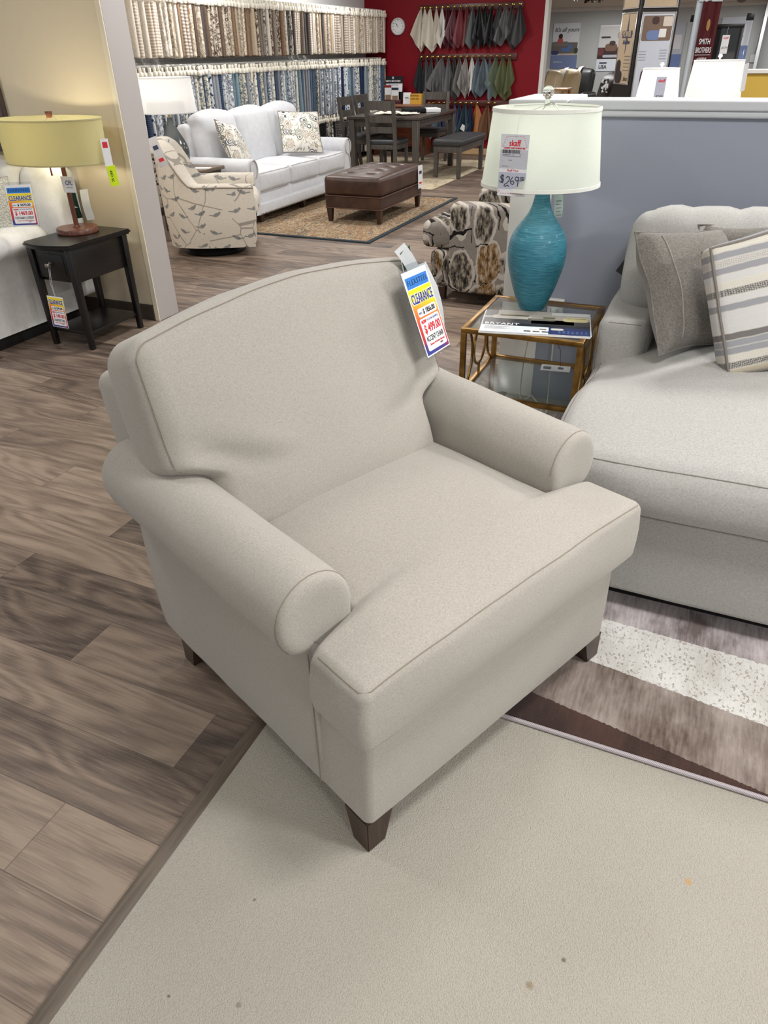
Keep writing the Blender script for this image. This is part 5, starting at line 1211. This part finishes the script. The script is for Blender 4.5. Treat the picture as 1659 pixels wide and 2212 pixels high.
def dining_chair(x, y, rz, label):
    """faces local +y; the ladder back is at -y"""
    c = thing('dining_chair', label, 'chair', (x, y, .010), rz, 'grey dining chairs')
    obj('seat', softbox(BM(), (.43, .42, .06), .025, (6, 6, 2), crown(.215, .21, .03, 0, 0, .014), T(0, .03, .455)), m_pad, c)
    obj('seat_frame', bxmm(BM(), (-.20, -.185, .375), (.20, .225, .43), .004), m_dgrey, c)
    for s in (-1, 1):
        obj('leg', rbox(BM(), (.042, .042, .43), (s*.185, .205, .215), .003, 1, None, (.8, .8)), m_dgrey, c)
        P = [(0, .0), (-.035, .20), (-.02, .42), (-.03, .6), (-.085, .955)]
        bm = BM(); vs = []
        for i, (yy, z) in enumerate(P): vs.append([bm.verts.new((s*.195+a, -.19+yy+b, z)) for a, b in ((-.021, -.02), (.021, -.02), (.021, .02), (-.021, .02))])
        for a, b in zip(vs, vs[1:]):
            for i in range(4): bm.faces.new((a[i], a[(i+1) % 4], b[(i+1) % 4], b[i]))
        bm.faces.new(vs[0]); bm.faces.new(vs[-1]); obj('back_post', bm, m_dgrey, c, smooth=False)
    for (z0, z1, yy) in ((.845, .95, -.268), (.70, .785, -.238), (.575, .645, -.215)):
        bm = BM(); rr = []
        for k in range(9):
            u = -1+2*k/8; dy = -.022*(1-u*u); rr.append([bm.verts.new((u*.18, yy+dy+o_, z)) for o_, z in ((-.010, z0), (.010, z0), (.008, z1-.012*u*u*0), (-.012, z1))])
        for a, b in zip(rr, rr[1:]):
            for i in range(4): bm.faces.new((a[i], a[(i+1) % 4], b[(i+1) % 4], b[i]))
        bm.faces.new(rr[0]); bm.faces.new(rr[-1]); obj('back_slat', bm, m_dgrey, c)
    return c
dining_chair(-4.37, 9.96, 0, 'grey ladder-back dining chair at the near end of the dining table')
dining_chair(-5.03, 10.55, -PI/2, 'grey ladder-back dining chair on the swatch wall side of the table, nearer of two')
dining_chair(-5.05, 11.12, -PI/2, 'grey ladder-back dining chair on the swatch wall side of the table, farther of two')
dining_chair(-4.42, 11.70, PI, 'grey ladder-back dining chair at the far end of the table, backed by the red wall')
bn = thing('bench', 'charcoal padded dining bench on grey legs beside the dining table', 'bench', (-3.60, 10.73, .010))
obj('seat', softbox(BM(), (.42, 1.14, .085), .035, (6, 10, 2), crown(.21, .57, .0425, 0, 0, .015), T(0, 0, .435)), m_pad, bn); obj('frame', bxmm(BM(), (-.185, -.53, .315), (.185, .53, .395), .004), m_dgrey, bn)
for (x, y) in ((-.165, -.50), (.165, -.50), (-.165, .50), (.165, .50)): obj('leg', rbox(BM(), (.062, .062, .39), (x, y, .195), .003, 1, None, (.8, .8)), m_dgrey, bn)
bd = thing('binder', 'thick black binder lying open on the dining table', 'binder', (-4.20, 10.78, .7625), .62)
obj('cover', softbox(BM(), (.30, .27, .062), .018, (6, 4, 3), None, T(-.12, 0, .033)), m_ink, bd); obj('pages', rbox(BM(), (.21, .25, .050), (.14, 0, .027), .006, 2), m_paper, bd)
sw = thing('fabric_sample', 'crumpled cream fabric samples lying on the near end of the dining table', 'fabric', (-4.46, 10.30, .7625), .25)
def crump(seed):
    def f(p): return Vector((p.x, p.y, p.z*.8 + .010 + abs(wr(p, 9, .030, seed))))
    return f
obj('cloth', softbox(BM(), (.46, .30, .012), .005, (22, 16, 1), crump(3), T(0, 0, .004)), FAB['cream'][1], sw); obj('cloth', softbox(BM(), (.30, .22, .010), .004, (14, 10, 1), crump(9), T(.22, -.05, .004) @ RZ(.5)), FAB['cream'][0], sw)
m_cherry = wood('cherry_wood', (96, 44, 28), (142, 78, 50), .35, 1, 0)
dk = thing('console_desk', 'reddish brown wooden desk against the red wall behind the dining table', 'desk', (-5.30, 12.68, 0))
obj('top', rbox(BM(), (.95, .50, .03), (0, 0, .74), .004, 2), wood('cherry_top', (128, 82, 58), (170, 122, 92), .3, 1, 0), dk); obj('side_panel', bxmm(BM(), (-.45, -.23, 0), (-.42, .23, .725), .003), m_cherry, dk); obj('side_panel', bxmm(BM(), (.42, -.23, 0), (.45, .23, .725), .003), m_cherry, dk)
obj('back_panel', bxmm(BM(), (-.42, .18, .1), (.42, .20, .725), .002), m_cherry, dk); obj('drawer_front', bxmm(BM(), (-.42, -.225, .60), (.42, -.205, .722), .004), m_cherry, dk)
bs_ = thing('brochure_stand', 'black and white cardboard brochure stand on the reddish brown desk', 'brochure stand', (-5.45, 12.66, .755), .05)
obj('back_card', rbox(BM(), (.30, .012, .40), (0, .05, .20), .002, 1, RX(-.10)), m_ink, bs_); obj('white_panel', rbox(BM(), (.29, .003, .12), (0, .031, .235), .001, 1, RX(-.10)), m_paper, bs_)
text('lettering', 'SMITH BROTHERS', .036, m_paper, bs_, T(0, .005, .325) @ RX(PI/2-.10), sx=.9, bold=.0006); text('script_lettering', 'Made in the', .034, m_navy, bs_, T(0, .010, .268) @ RX(PI/2-.10), shear=.3)
bm = lathe(BM(), [(0, 0), (.018, 0), (.018, .002), (0, .002)], 16, T(0, .004, .372) @ RX(PI/2-.1)); obj('emblem', bm, m_tagg, bs_); obj('pocket', bxmm(BM(), (-.15, -.055, 0), (.15, .045, .06), .002), leather('burgundy', (84, 32, 42)), bs_)
for (n_, x, y, h, c, lab) in (('a', -.085, -.015, .27, (140, 44, 40), 'red-topped pamphlet standing in the brochure stand'), ('b', .055, -.045, .235, (40, 52, 72), 'navy-topped pamphlet standing in the brochure stand')):
    t_ = thing('pamphlet', lab, 'pamphlet', (-5.45+x, 12.66+y, .757)); obj('sheet', rbox(BM(), (.125, .008, h), (0, 0, h/2), .001, 1), m_page, t_)
    obj('top_band', rbox(BM(), (.124, .003, .035), (0, -.005, h-.02), .0005, 1), plain('band_' + n_, c, .4), t_); obj('photo', rbox(BM(), (.10, .003, .07), (0, -.005, h*.35), .0005, 1), plain('pamphlet_photo', (140, 116, 92), .4), t_)
cd2 = thing('table_card', 'white counter card in a clear holder on the reddish brown desk', 'card', (-5.185, 12.62, .755), .1); obj('card', rbox(BM(), (.135, .006, .165), (0, 0, .083), .001, 1, RX(-.12)), m_paper, cd2); obj('print', bxmm(BM(), (-.03, -.014, .09), (.03, -.012, .10), 0), plain('ink_grey', (110, 110, 116), .6), cd2, smooth=False)
yb = thing('display_box', 'yellow cardboard box with black lettering on the reddish brown desk', 'box', (-4.99, 12.60, .755), .0); obj('box', rbox(BM(), (.20, .14, .15), (0, 0, .075), .003, 1), plain('card_yellow', (216, 164, 62), .6), yb)
text('lettering', 'Smith Bros', .034, m_ink, yb, T(-.02, -.0705, .125) @ RX(PI/2), bold=.0008); text('lettering', 'Fabric Clip', .032, m_ink, yb, T(-.02, -.0705, .08) @ RX(PI/2), bold=.0008)
pl_ = thing('wood_plank', 'pale pine plank lying along the foot of the red wall', 'plank', (-3.98, 12.93, 0)); obj('board', rbox(BM(), (1.0, .04, .09), (0, 0, .045), .003, 1), wood('pine', (176, 140, 100), (206, 172, 130), .6, 1, 0), pl_)

# ================================================================ far showroom beyond the half wall
def poster(name, label, x, y, z, w, h, parts, lean=0):
    t_ = thing(name, label, 'poster', (x, y, z)); obj('board', rbox(BM(), (w, .012, h), (0, 0, 0), .002, 1), m_page, t_)
    for i, (n_, x0, x1, z0, z1, c) in enumerate(parts): obj(n_, bxmm(BM(), (x0*w-w/2, -.009-.0012*i, z0*h-h/2), (x1*w-w/2, -.006, z1*h-h/2), 0) if (x1-x0)*(z1-z0) > .11 or 'band' in n_ or 'table' in n_ or 'line' in n_ else prism(BM(), rrect((x1-x0)*w, (z1-z0)*h, .46*min((x1-x0)*w, (z1-z0)*h), 6, (x0+x1)/2*w-w/2, (z0+z1)/2*h-h/2), .003+.0012*i, Matrix(((1, 0, 0, 0), (0, 0, -1, -.006), (0, 1, 0, 0), (0, 0, 0, 1)))), plain('poster_%d_%d_%d' % c, c, .4), t_, smooth=False)
    return t_
pA = poster('poster', 'blue-footed advertising poster reading It\'s all yours on the far wall', -5.45, 25.985, 1.54, .80, 1.16,
    [('blue_band', 0, 1, 0, .30, (110, 124, 160)), ('window_photo', 0, 1, .30, 1, (206, 210, 214)), ('sofa_photo', 0, .97, .33, .58, (104, 98, 94)), ('sofa_back_photo', 0, .62, .50, .60, (116, 110, 104)), ('table_photo', .3, 1, .30, .335, (190, 174, 160)), ('jeans_photo', .36, .72, .38, .46, (84, 110, 160)), ('jeans_photo', .60, .78, .44, .54, (88, 112, 158)), ('shirt_photo', .20, .40, .56, .68, (176, 86, 84)), ('hair_photo', .23, .38, .66, .77, (64, 42, 36)), ('plant_photo', .86, 1, .33, .46, (60, 70, 56)), ('blanket_photo', 0, .28, .31, .40, (56, 66, 100))])
text('lettering', 'It\'s all yours', .15, plain('ink_grey', (110, 110, 116), .6), pA, T(.02, -.026, .41) @ RX(PI/2), shear=.25, bold=.002)
text('small_lettering', 'flexsteel.com', .05, m_page, pA, T(-.18, -.026, -.41) @ RX(PI/2))
pB = poster('poster', 'white-footed advertising poster reading USA on the far wall', -4.05, 25.985, 1.46, .80, 1.16,
    [('footer', 0, 1, 0, .27, (212, 218, 226)), ('room_photo', .0, 1, .27, .97, (204, 204, 204)), ('leather_photo', 0, 1, .27, .52, (64, 44, 42)), ('sofa_photo', 0, .22, .34, .52, (104, 58, 58)), ('people_photo', .25, .70, .44, .60, (120, 90, 76)), ('people_photo', .40, .62, .56, .66, (66, 50, 46)), ('shelf_photo', .08, .42, .72, .76, (60, 56, 54)), ('picture_photo', .66, .96, .70, .86, (168, 160, 152)), ('sheet_photo', .2, .9, .30, .36, (180, 184, 196))])
text('lettering', 'USA', .13, plain('ink_dark_grey', (70, 72, 80), .6), pB, T(-.2, -.026, -.47) @ RX(PI/2), bold=.003); flat_ = obj('lettering_bar', bxmm(BM(), (-.31, -.022, -.385), (-.09, -.018, -.35), 0), plain('ink_slate', (60, 66, 90), .5), pB, smooth=False)
pC = poster('poster', 'tall blue and white poster on the far wall, half hidden by the dark display tower', -2.35, 25.985, 1.47, .60, 1.16, [('blue_band', 0, 1, 0, .34, (104, 122, 170)), ('room_photo', 0, 1, .34, 1, (172, 176, 186)), ('chair_photo', .3, .9, .45, .75, (206, 206, 208))])
pD = poster('poster', 'pale poster with a blue foot on the far wall, behind the framed mirror', -.72, 25.985, 1.56, .80, 1.16, [('blue_band', 0, 1, 0, .42, (104, 122, 166)), ('pale_field', 0, 1, .42, 1, (204, 206, 212)), ('print_line', .35, .75, .72, .735, (150, 152, 160)), ('print_line', .3, .8, .60, .615, (150, 152, 160))])
eb = thing('electrical_box', 'small steel electrical box with conduit on the far wall', 'electrical box', (-.13, 25.985, 1.16)); obj('box', rbox(BM(), (.14, .06, .2), (0, 0, 0), .006, 1), plain('steel_box', (186, 188, 188), .4, 1), eb); obj('conduit', tube(BM(), [(.02, -.0, .1), (.05, 0, .3), (.05, 0, 1.24)], .012, 6), plain('conduit_grey', (150, 150, 150), .4, 1), eb)
# track heads on the far ceiling
for i, (x, lab, c) in enumerate(((-2.87, 'white spotlight on the far ceiling, leftmost of the cluster of four', (206, 208, 210)), (-2.706, 'dark spotlight on the far ceiling, second from left in the cluster', (92, 84, 80)), (-2.595, 'nickel spotlight on the far ceiling, third from left in the cluster', (170, 164, 156)), (-2.484, 'nickel spotlight on the far ceiling, rightmost of the cluster of four', (150, 142, 134)))):
    t_ = thing('track_spotlight', lab, 'spotlight', (x, 14.2, 2.14 + (.02 if i == 0 else 0)))
    obj('housing', lathe(BM(), [(.030, .09), (.032, .05), (.052, -.02), (.048, -.02), (.028, .05), (0, .06)], 20, RX(-.35) @ RY(-.5), cap=False), metal('spot_%d' % i, c, .35), t_); obj('stem', tube(BM(), [(0, 0, .06), (0, 0, .35)], .008, 6), metal('spot_stem', (160, 156, 150), .35), t_)
t_ = thing('track_spotlight', 'dark grey spotlight hanging alone at the top right', 'spotlight', (-.28, 10.0, 1.915)); obj('housing', lathe(BM(), [(0, .12), (.05, .11), (.06, .02), (.05, -.02), (.03, -.03), (0, -.03)], 20, RX(-.6)), plain('spot_dark', (84, 82, 80), .4), t_); obj('stem', tube(BM(), [(0, .03, .1), (0, .03, .885)], .009, 6), plain('spot_dark', (84, 82, 80), .4), t_)
# recliners
def recliner(x, y, rz, mat, label, s=1.0):
    r = thing('recliner', label, 'recliner', (x, y, 0), rz)
    obj('base', softbox(BM(), (.62*s, .74, .39), .05, (4, 4, 4), None, T(0, 0, .195)), mat, r); obj('seat', softbox(BM(), (.56*s, .62, .18), .06, (6, 6, 4), crown(.28, .31, .09, 0, .02, .03), T(0, -.08, .46)), mat, r)
    obj('back', softbox(BM(), (.62*s, .24, .66), .10, (8, 4, 8), crown(.31, .12, .33, .01, .04, .05), T(0, .33, .72) @ RX(-.22)), mat, r)
    for q in (-1, 1): obj('arm', softbox(BM(), (.17, .72, .50), .07, (4, 6, 5), crown(.085, .36, .25, .01, .02, .02), T(q*.38*s, -.04, .34)), mat, r)
    return r
m_beige = leather('beige', (196, 176, 140)); m_blk = leather('black recliner', (34, 33, 34)); m_brn = leather('espresso recliner', (46, 36, 36))
m_wtag = m_tagw
for (x, y, rz, mm, lab, tl) in ((-4.20, 17.9, -.25, m_beige, 'beige leather recliner nearest the red wall', 'white tag draped over the beige recliner nearest the red wall'), (-4.02, 19.0, -.25, m_beige, 'beige leather recliner next to the black recliner', 'white tag draped over the beige recliner next to the black one'), (-3.90, 20.15, -.25, m_blk, 'black leather recliner beside the beige recliners', 'white tag draped over the black recliner')):
    recliner(x, y, rz, mm, lab)
    q = RZ(rz) @ Vector((-.02, .22, 0)); t_ = thing('price_tag', tl, 'price tag', (x+q.x, y+q.y, 1.0), rz)
    bent_card('card', .10, .34, .05, m_tagw, t_, RX(.75))
recliner(-2.17, 12.32, -1.05, m_brn, 'dark brown leather recliner beside the dark display tower', 1.0).scale = (1, 1, 1.10)
t_ = thing('price_tag', 'black and white patterned tag on the side of the dark brown recliner', 'price tag', (-1.93, 12.19, 1.03), -.6); tmz = NT('tag_pattern', .5); tmz.col(tmz.ramp(tmz.noise(tmz.coord(), 22, 2), [(.47, (34, 34, 36)), (.53, (206, 206, 206))])); obj('card', rbox(BM(), (.13, .02, .17), (0, 0, 0), .004, 1), tmz.m, t_)
wd = thing('side_table', 'small light wood side table with glass shelf in front of the beige recliners', 'side table', (-3.62, 16.7, 0)); m_hon = wood('honey_oak', (132, 92, 54), (178, 132, 84), .35, 1, 0)
obj('top', rbox(BM(), (.62, .45, .035), (0, 0, .80), .006, 2), m_hon, wd); obj('shelf', rbox(BM(), (.56, .4, .03), (0, 0, .68), .004, 1), m_hon, wd)
for (x, y) in ((-.26, -.18), (.26, -.18), (-.26, .18), (.26, .18)): obj('leg', lathe(BM(), [(0, 0), (.018, 0), (.028, .4), (.02, .66), (.034, .70), (.024, .78), (0, .785)], 12, T(x, y, 0)), m_hon, wd)
wd2 = thing('round_table', 'honey oak round table top showing between the recliner and the lamp', 'table', (-1.30, 11.6, 0)); obj('top', lathe(BM(), [(0, .885), (.22, .885), (.235, .90), (.22, .915), (0, .918)], 32), m_hon, wd2); obj('pedestal', lathe(BM(), [(0, 0), (.16, 0), (.14, .03), (.03, .08), (.03, .88), (0, .88)], 20), m_hon, wd2)
# display tower
tw = thing('display_tower', 'tall dark four-sided display tower of recliner posters', 'display stand', (-.985, 8.26, 0), math.atan2(.19, .30))
m_tower = plain('tower_espresso', (24, 18, 18), .4); m_beigep = plain('panel_beige', (172, 152, 126), .35); m_pale = plain('panel_pale', (186, 190, 200), .35); m_silver = plain('rim_silver', (196, 192, 188), .3, 1)
TWS = .37; obj('column', rbox(BM(), (TWS, TWS, 2.34), (0, 0, 1.17), .004, 1), m_tower, tw)
def panel(face, z0, z1, mat, nm):
    """poster panel on face 'l' (local -x) or 'r' (local -y)"""
    w = TWS*.84; M_ = T(0, -TWS/2-.004, (z0+z1)/2) @ RX(PI/2) if face == 'r' else T(-TWS/2-.004, 0, (z0+z1)/2) @ RZ(-PI/2) @ RX(PI/2)
    o = obj(nm, rbox(BM(), (w, z1-z0, .004), (0, 0, 0), .001, 1), mat, tw, M=M_)
    bm = BM()
    for (cx, cy, sx_, sy_) in ((0, (z1-z0)/2, w+.016, .012), (0, -(z1-z0)/2, w+.016, .012), (-w/2, 0, .012, z1-z0), (w/2, 0, .012, z1-z0)): rbox(bm, (sx_, sy_, .010), (cx, cy, .002), .002, 1)
    fr = obj('frame', bm, m_silver, o); return o, w, z1-z0
def pprint(o, w, h, nm, cx, cy, sx_, sy_, c, k=0): obj(nm, prism(BM(), rrect(sx_*w, sy_*h, min(sx_*w, sy_*h)*(.08 if nm in ('person_photo', 'name_plate', 'window_photo', 'text_line', 'pages_photo') else .42), 5, cx*w, cy*h), .0007, T(0, 0, .0025+k*.0006)), plain('tp_%d_%d_%d' % c, c, .4), o, smooth=False)
def star(o, cx, cy, w, h, mat, z=.0036):
    bm = BM(); prism(bm, [(cx, cy+h), (cx+w*.14, cy+h*.18), (cx+w, cy), (cx+w*.14, cy-h*.18), (cx, cy-h), (cx-w*.14, cy-h*.18), (cx-w, cy), (cx-w*.14, cy+h*.18)], .0006, T(0, 0, z)); obj('star_mark', bm, mat, o, smooth=False)
m_slate = plain('ink_slate', (60, 66, 90), .5)
for fc in ('l', 'r'):
    o, w, h = panel(fc, 1.79, 2.12, m_beigep, 'header_panel'); star(o, -.06, .05, .03, .10, m_navy); text('lettering', 'BEST', .10, m_navy, o, T(.03, .045, .004), shear=.25, bold=.003, sx=.75); text('script_lettering', 'home furnishings', .034, plain('ink_grey', (110, 110, 116), .6), o, T(.0, -.06, .004), shear=.4)
o, w, h = panel('l', 1.20, 1.755, m_beigep, 'power_panel'); star(o, 0, .12, .12, .16, m_slate); pprint(o, w, h, 'name_plate', 0, .21, .66, .10, (60, 58, 84), 2); text('lettering', 'POWER', .062, m_beigep, o, T(0, .117, .0056), bold=.002, sx=.8)
text('script_lettering', 'Recline', .05, m_slate, o, T(.0, .055, .0048), shear=.35, bold=.001); pprint(o, w, h, 'recliner_photo', -.32, -.32, .30, .34, (44, 36, 38)); pprint(o, w, h, 'recliner_photo', -.22, -.40, .44, .18, (46, 38, 40), 1)
for k in range(5): pprint(o, w, h, 'text_line', .22, -.10-.05*k, .42-.05*(k % 2), .012, (110, 104, 98))
text('signature_lettering', 'Best', .05, m_ink, o, T(.08, -.235, .004), shear=.5)
o, w, h = panel('r', 1.02, 1.75, m_pale, 'recliner_panel'); pprint(o, w, h, 'person_photo', 0, .34, .90, .26, (112, 92, 78)); pprint(o, w, h, 'person_hair', -.08, .42, .22, .08, (64, 42, 38), 1); pprint(o, w, h, 'person_sleeve', -.10, .27, .42, .10, (104, 120, 160), 2); pprint(o, w, h, 'pages_photo', .18, .29, .22, .09, (214, 210, 204), 3); pprint(o, w, h, 'window_photo', .30, .41, .28, .10, (196, 184, 172), 1)
pprint(o, w, h, 'recliner_photo', -.12, -.20, .38, .24, (58, 36, 44)); pprint(o, w, h, 'recliner_seat_photo', .10, -.28, .40, .10, (66, 44, 48), 1); pprint(o, w, h, 'cup_photo', .02, -.22, .08, .06, (206, 200, 186), 2)
for k in range(4): pprint(o, w, h, 'text_line', -.34+.0*k, .10-.03*k, .22, .008, (140, 142, 152)); pprint(o, w, h, 'text_line', .30, .11-.03*k, .22, .008, (140, 142, 152))
# banner on its pole, mirror, lamps, yellow wall
bn_ = thing('banner', 'dark red cloth banner reading SMITH BROTHERS on a white pole', 'banner', (-.50, 8.9, 0)); m_ban = NT('banner_cloth', .7, .2); m_ban.col(m_ban.mix(m_ban.noise(m_ban.coord(), 60, 3), lin((98, 44, 48)), lin((120, 60, 62)))); m_ban = m_ban.m
bm = BM(); rr = []
for k in range(15):
    u = -1+2*k/14; rr.append([bm.verts.new((u*.082, .012*math.sin(k*.9)+.02*u, z)) for z in (1.855, 1.6, 1.3, .5)])
for a, b in zip(rr, rr[1:]):
    for i in range(3): bm.faces.new((a[i], a[i+1], b[i+1], b[i]))
bmesh.ops.solidify(bm, geom=list(bm.faces), thickness=.003); obj('cloth', bm, m_ban, bn_)
text('lettering', 'SMITH', .066, m_paper, bn_, T(-.004, -.022, 1.525) @ RX(PI/2), bold=.0003, fit=.10); text('lettering', 'BROTHERS', .064, m_paper, bn_, T(-.004, -.022, 1.455) @ RX(PI/2), bold=.0003, fit=.140); text('lettering', 'of BERNE', .028, m_paper, bn_, T(-.004, -.022, 1.385) @ RX(PI/2), sx=.8); obj('rule', bxmm(BM(), (-.075, -.0225, 1.416), (.068, -.021, 1.419), 0), m_paper, bn_, smooth=False)
bm = lathe(BM(), [(0, 0), (.02, 0), (.02, .002), (0, .002)], 20, T(0, -.020, 1.66) @ RX(PI/2), sx=.8, sy=2.4); obj('emblem', bm, plain('emblem_gold', (160, 120, 70), .4), bn_)
obj('pole', lathe(BM(), [(0, 0), (.024, 0), (.020, 1.86), (0, 1.86)], 16, T(-.125, .02, 0)), plain('pole_silver', (196, 202, 208), .35), bn_); obj('sleeve', bxmm(BM(), (-.11, .01, 1.45), (-.078, .022, 1.85), .004), plain('sleeve_pale', (196, 206, 214), .25), bn_); obj('crossbar', tube(BM(), [(-.125, .0, 1.855), (.085, .0, 1.852)], .010, 8), plain('pole_silver', (196, 202, 208), .35), bn_)
mr = thing('wall_mirror', 'large black framed mirror with clear corners standing beside the banner', 'mirror', (-.385, 9.45, .83)); m_mir = metal('mirror_glass', (150, 150, 150), .03); m_blkf = plain('frame_black', (14, 14, 14), .3)
for (n_, a, b) in (('frame_rail', (-.22, -.02, .81), (.20, .02, .845)), ('frame_rail', (-.22, -.02, -.83), (.20, .02, -.79)), ('frame_stile', (-.22, -.02, -.79), (-.185, .02, .81)), ('frame_stile', (.165, -.02, -.79), (.20, .02, .81))): obj(n_, bxmm(BM(), a, b, .003), m_blkf, mr)
obj('glass', bxmm(BM(), (-.185, -.005, -.79), (.165, .008, .81), 0), plain('mirror_dark', (34, 34, 36), .06, 0, .8), mr)
for x in (-.29, .24):
    obj('corner_block', bxmm(BM(), (x-.04, -.015, .87), (x+.03, .015, .93), .003), m_blkf, mr)
    obj('clear_bar', bxmm(BM(), (x-.02, -.006, -.83), (x+.015, .006, .87), .003), m_sleeve, mr)
obj('clear_panel', bxmm(BM(), (-.25, .008, .835), (.22, .013, .90), 0), m_sleeve, mr)
t_ = thing('price_tag', 'white price tag hanging on the black framed mirror', 'price tag', (-.335, 9.36, 1.50)); obj('card', rbox(BM(), (.07, .002, .16), (0, 0, 0), .0005, 1), m_tagw, t_); text('brand_lettering', 'skaff', .026, m_red, t_, T(0, -.0016, .055) @ RX(PI/2), bold=.0006); text('price_lettering', '$579', .026, m_ink, t_, T(0, -.0016, -.03) @ RX(PI/2), shear=.3); obj('string', tube(BM(), [(0, 0, .08), (.004, .03, .15)], .001, 5), m_string, t_)
def drum_lamp(x, y, zt, h, rb, rt, label, tag=None):
    l = thing('table_lamp', label, 'lamp', (x, y, .55)); z1 = zt-.55-h
    obj('base', lathe(BM(), smooth_prof([(0, 0), (.075, 0), (.08, .02), (.05, .10), (.085, .22), (.06, z1-.10), (.02, z1-.04), (.012, z1+.06), (0, z1+.06)], 3), 28), plain('lamp_white_ceramic', (214, 214, 214), .3), l)
    sh = shade('lamp_shade', rb, rt, h, z1, m_wshade, l, None, 48, band=.007, bmat=m_wshade); obj('finial', lathe(BM(), [(0, z1+h-.005), (.006, z1+h), (.005, z1+h+.01), (.016, z1+h+.022), (.012, z1+h+.034), (0, z1+h+.037)], 16), m_page, l); bulb(x, y, .55+z1+h*.5, 3.5, .04, (1, .95, .88)); return l
ft = thing('console_table', 'white console table behind the half wall under the two white lamps', 'table', (-.40, 6.5, 0)); obj('top', rbox(BM(), (1.2, .42, .03), (0, 0, .533), .004, 1), m_rail, ft)
for (x, y) in ((-.56, -.17), (.56, -.17), (-.56, .17), (.56, .17)): obj('leg', rbox(BM(), (.05, .05, .52), (x, y, .26), .003, 1), m_rail, ft)
drum_lamp(-.633, 6.5, 1.362, .25, .160, .128, 'table lamp with tapered white shade and grey price tag, behind the half wall')
drum_lamp(-.245, 6.5, 1.408, .31, .200, .170, 'larger table lamp with tapered white shade, right of the tagged white lamp')
t_ = thing('price_tag', 'grey price tag hanging on the smaller white lamp shade', 'price tag', M=tag_frame((-.606, 6.352, 1.225), (1, 0, 0), (0, -.10, -1))); obj('card', rbox(BM(), (.07, .17, .001), (0, 0, 0), .0004, 1), m_tagg, t_); text('brand_lettering', 'skaff', .026, m_red, t_, T(.003, .06, .001), bold=.0008); text('price_lettering', '$299', .024, m_ink, t_, T(0, -.04, .001), shear=.3); obj('string', tube(BM(), [(0, .08, .001), (.005, .135, .006)], .001, 5), m_string, t_)
t_ = thing('price_tag', 'white price tag on the right side of the larger white lamp shade', 'price tag', (-.055, 6.46, 1.30), 1.1); obj('card', rbox(BM(), (.06, .002, .17), (0, 0, 0), .0005, 1, RY(-.12)), m_tagw, t_)
struct('wall_yellow', bxmm(BM(), (-.36, 9.0, 0), (4, 9.15, 1.255), 0), paint('yellow_paint', (206, 172, 78))); struct('trim_9', bxmm(BM(), (-.38, 8.97, 1.255), (4, 9.18, 1.29), .006), offw)
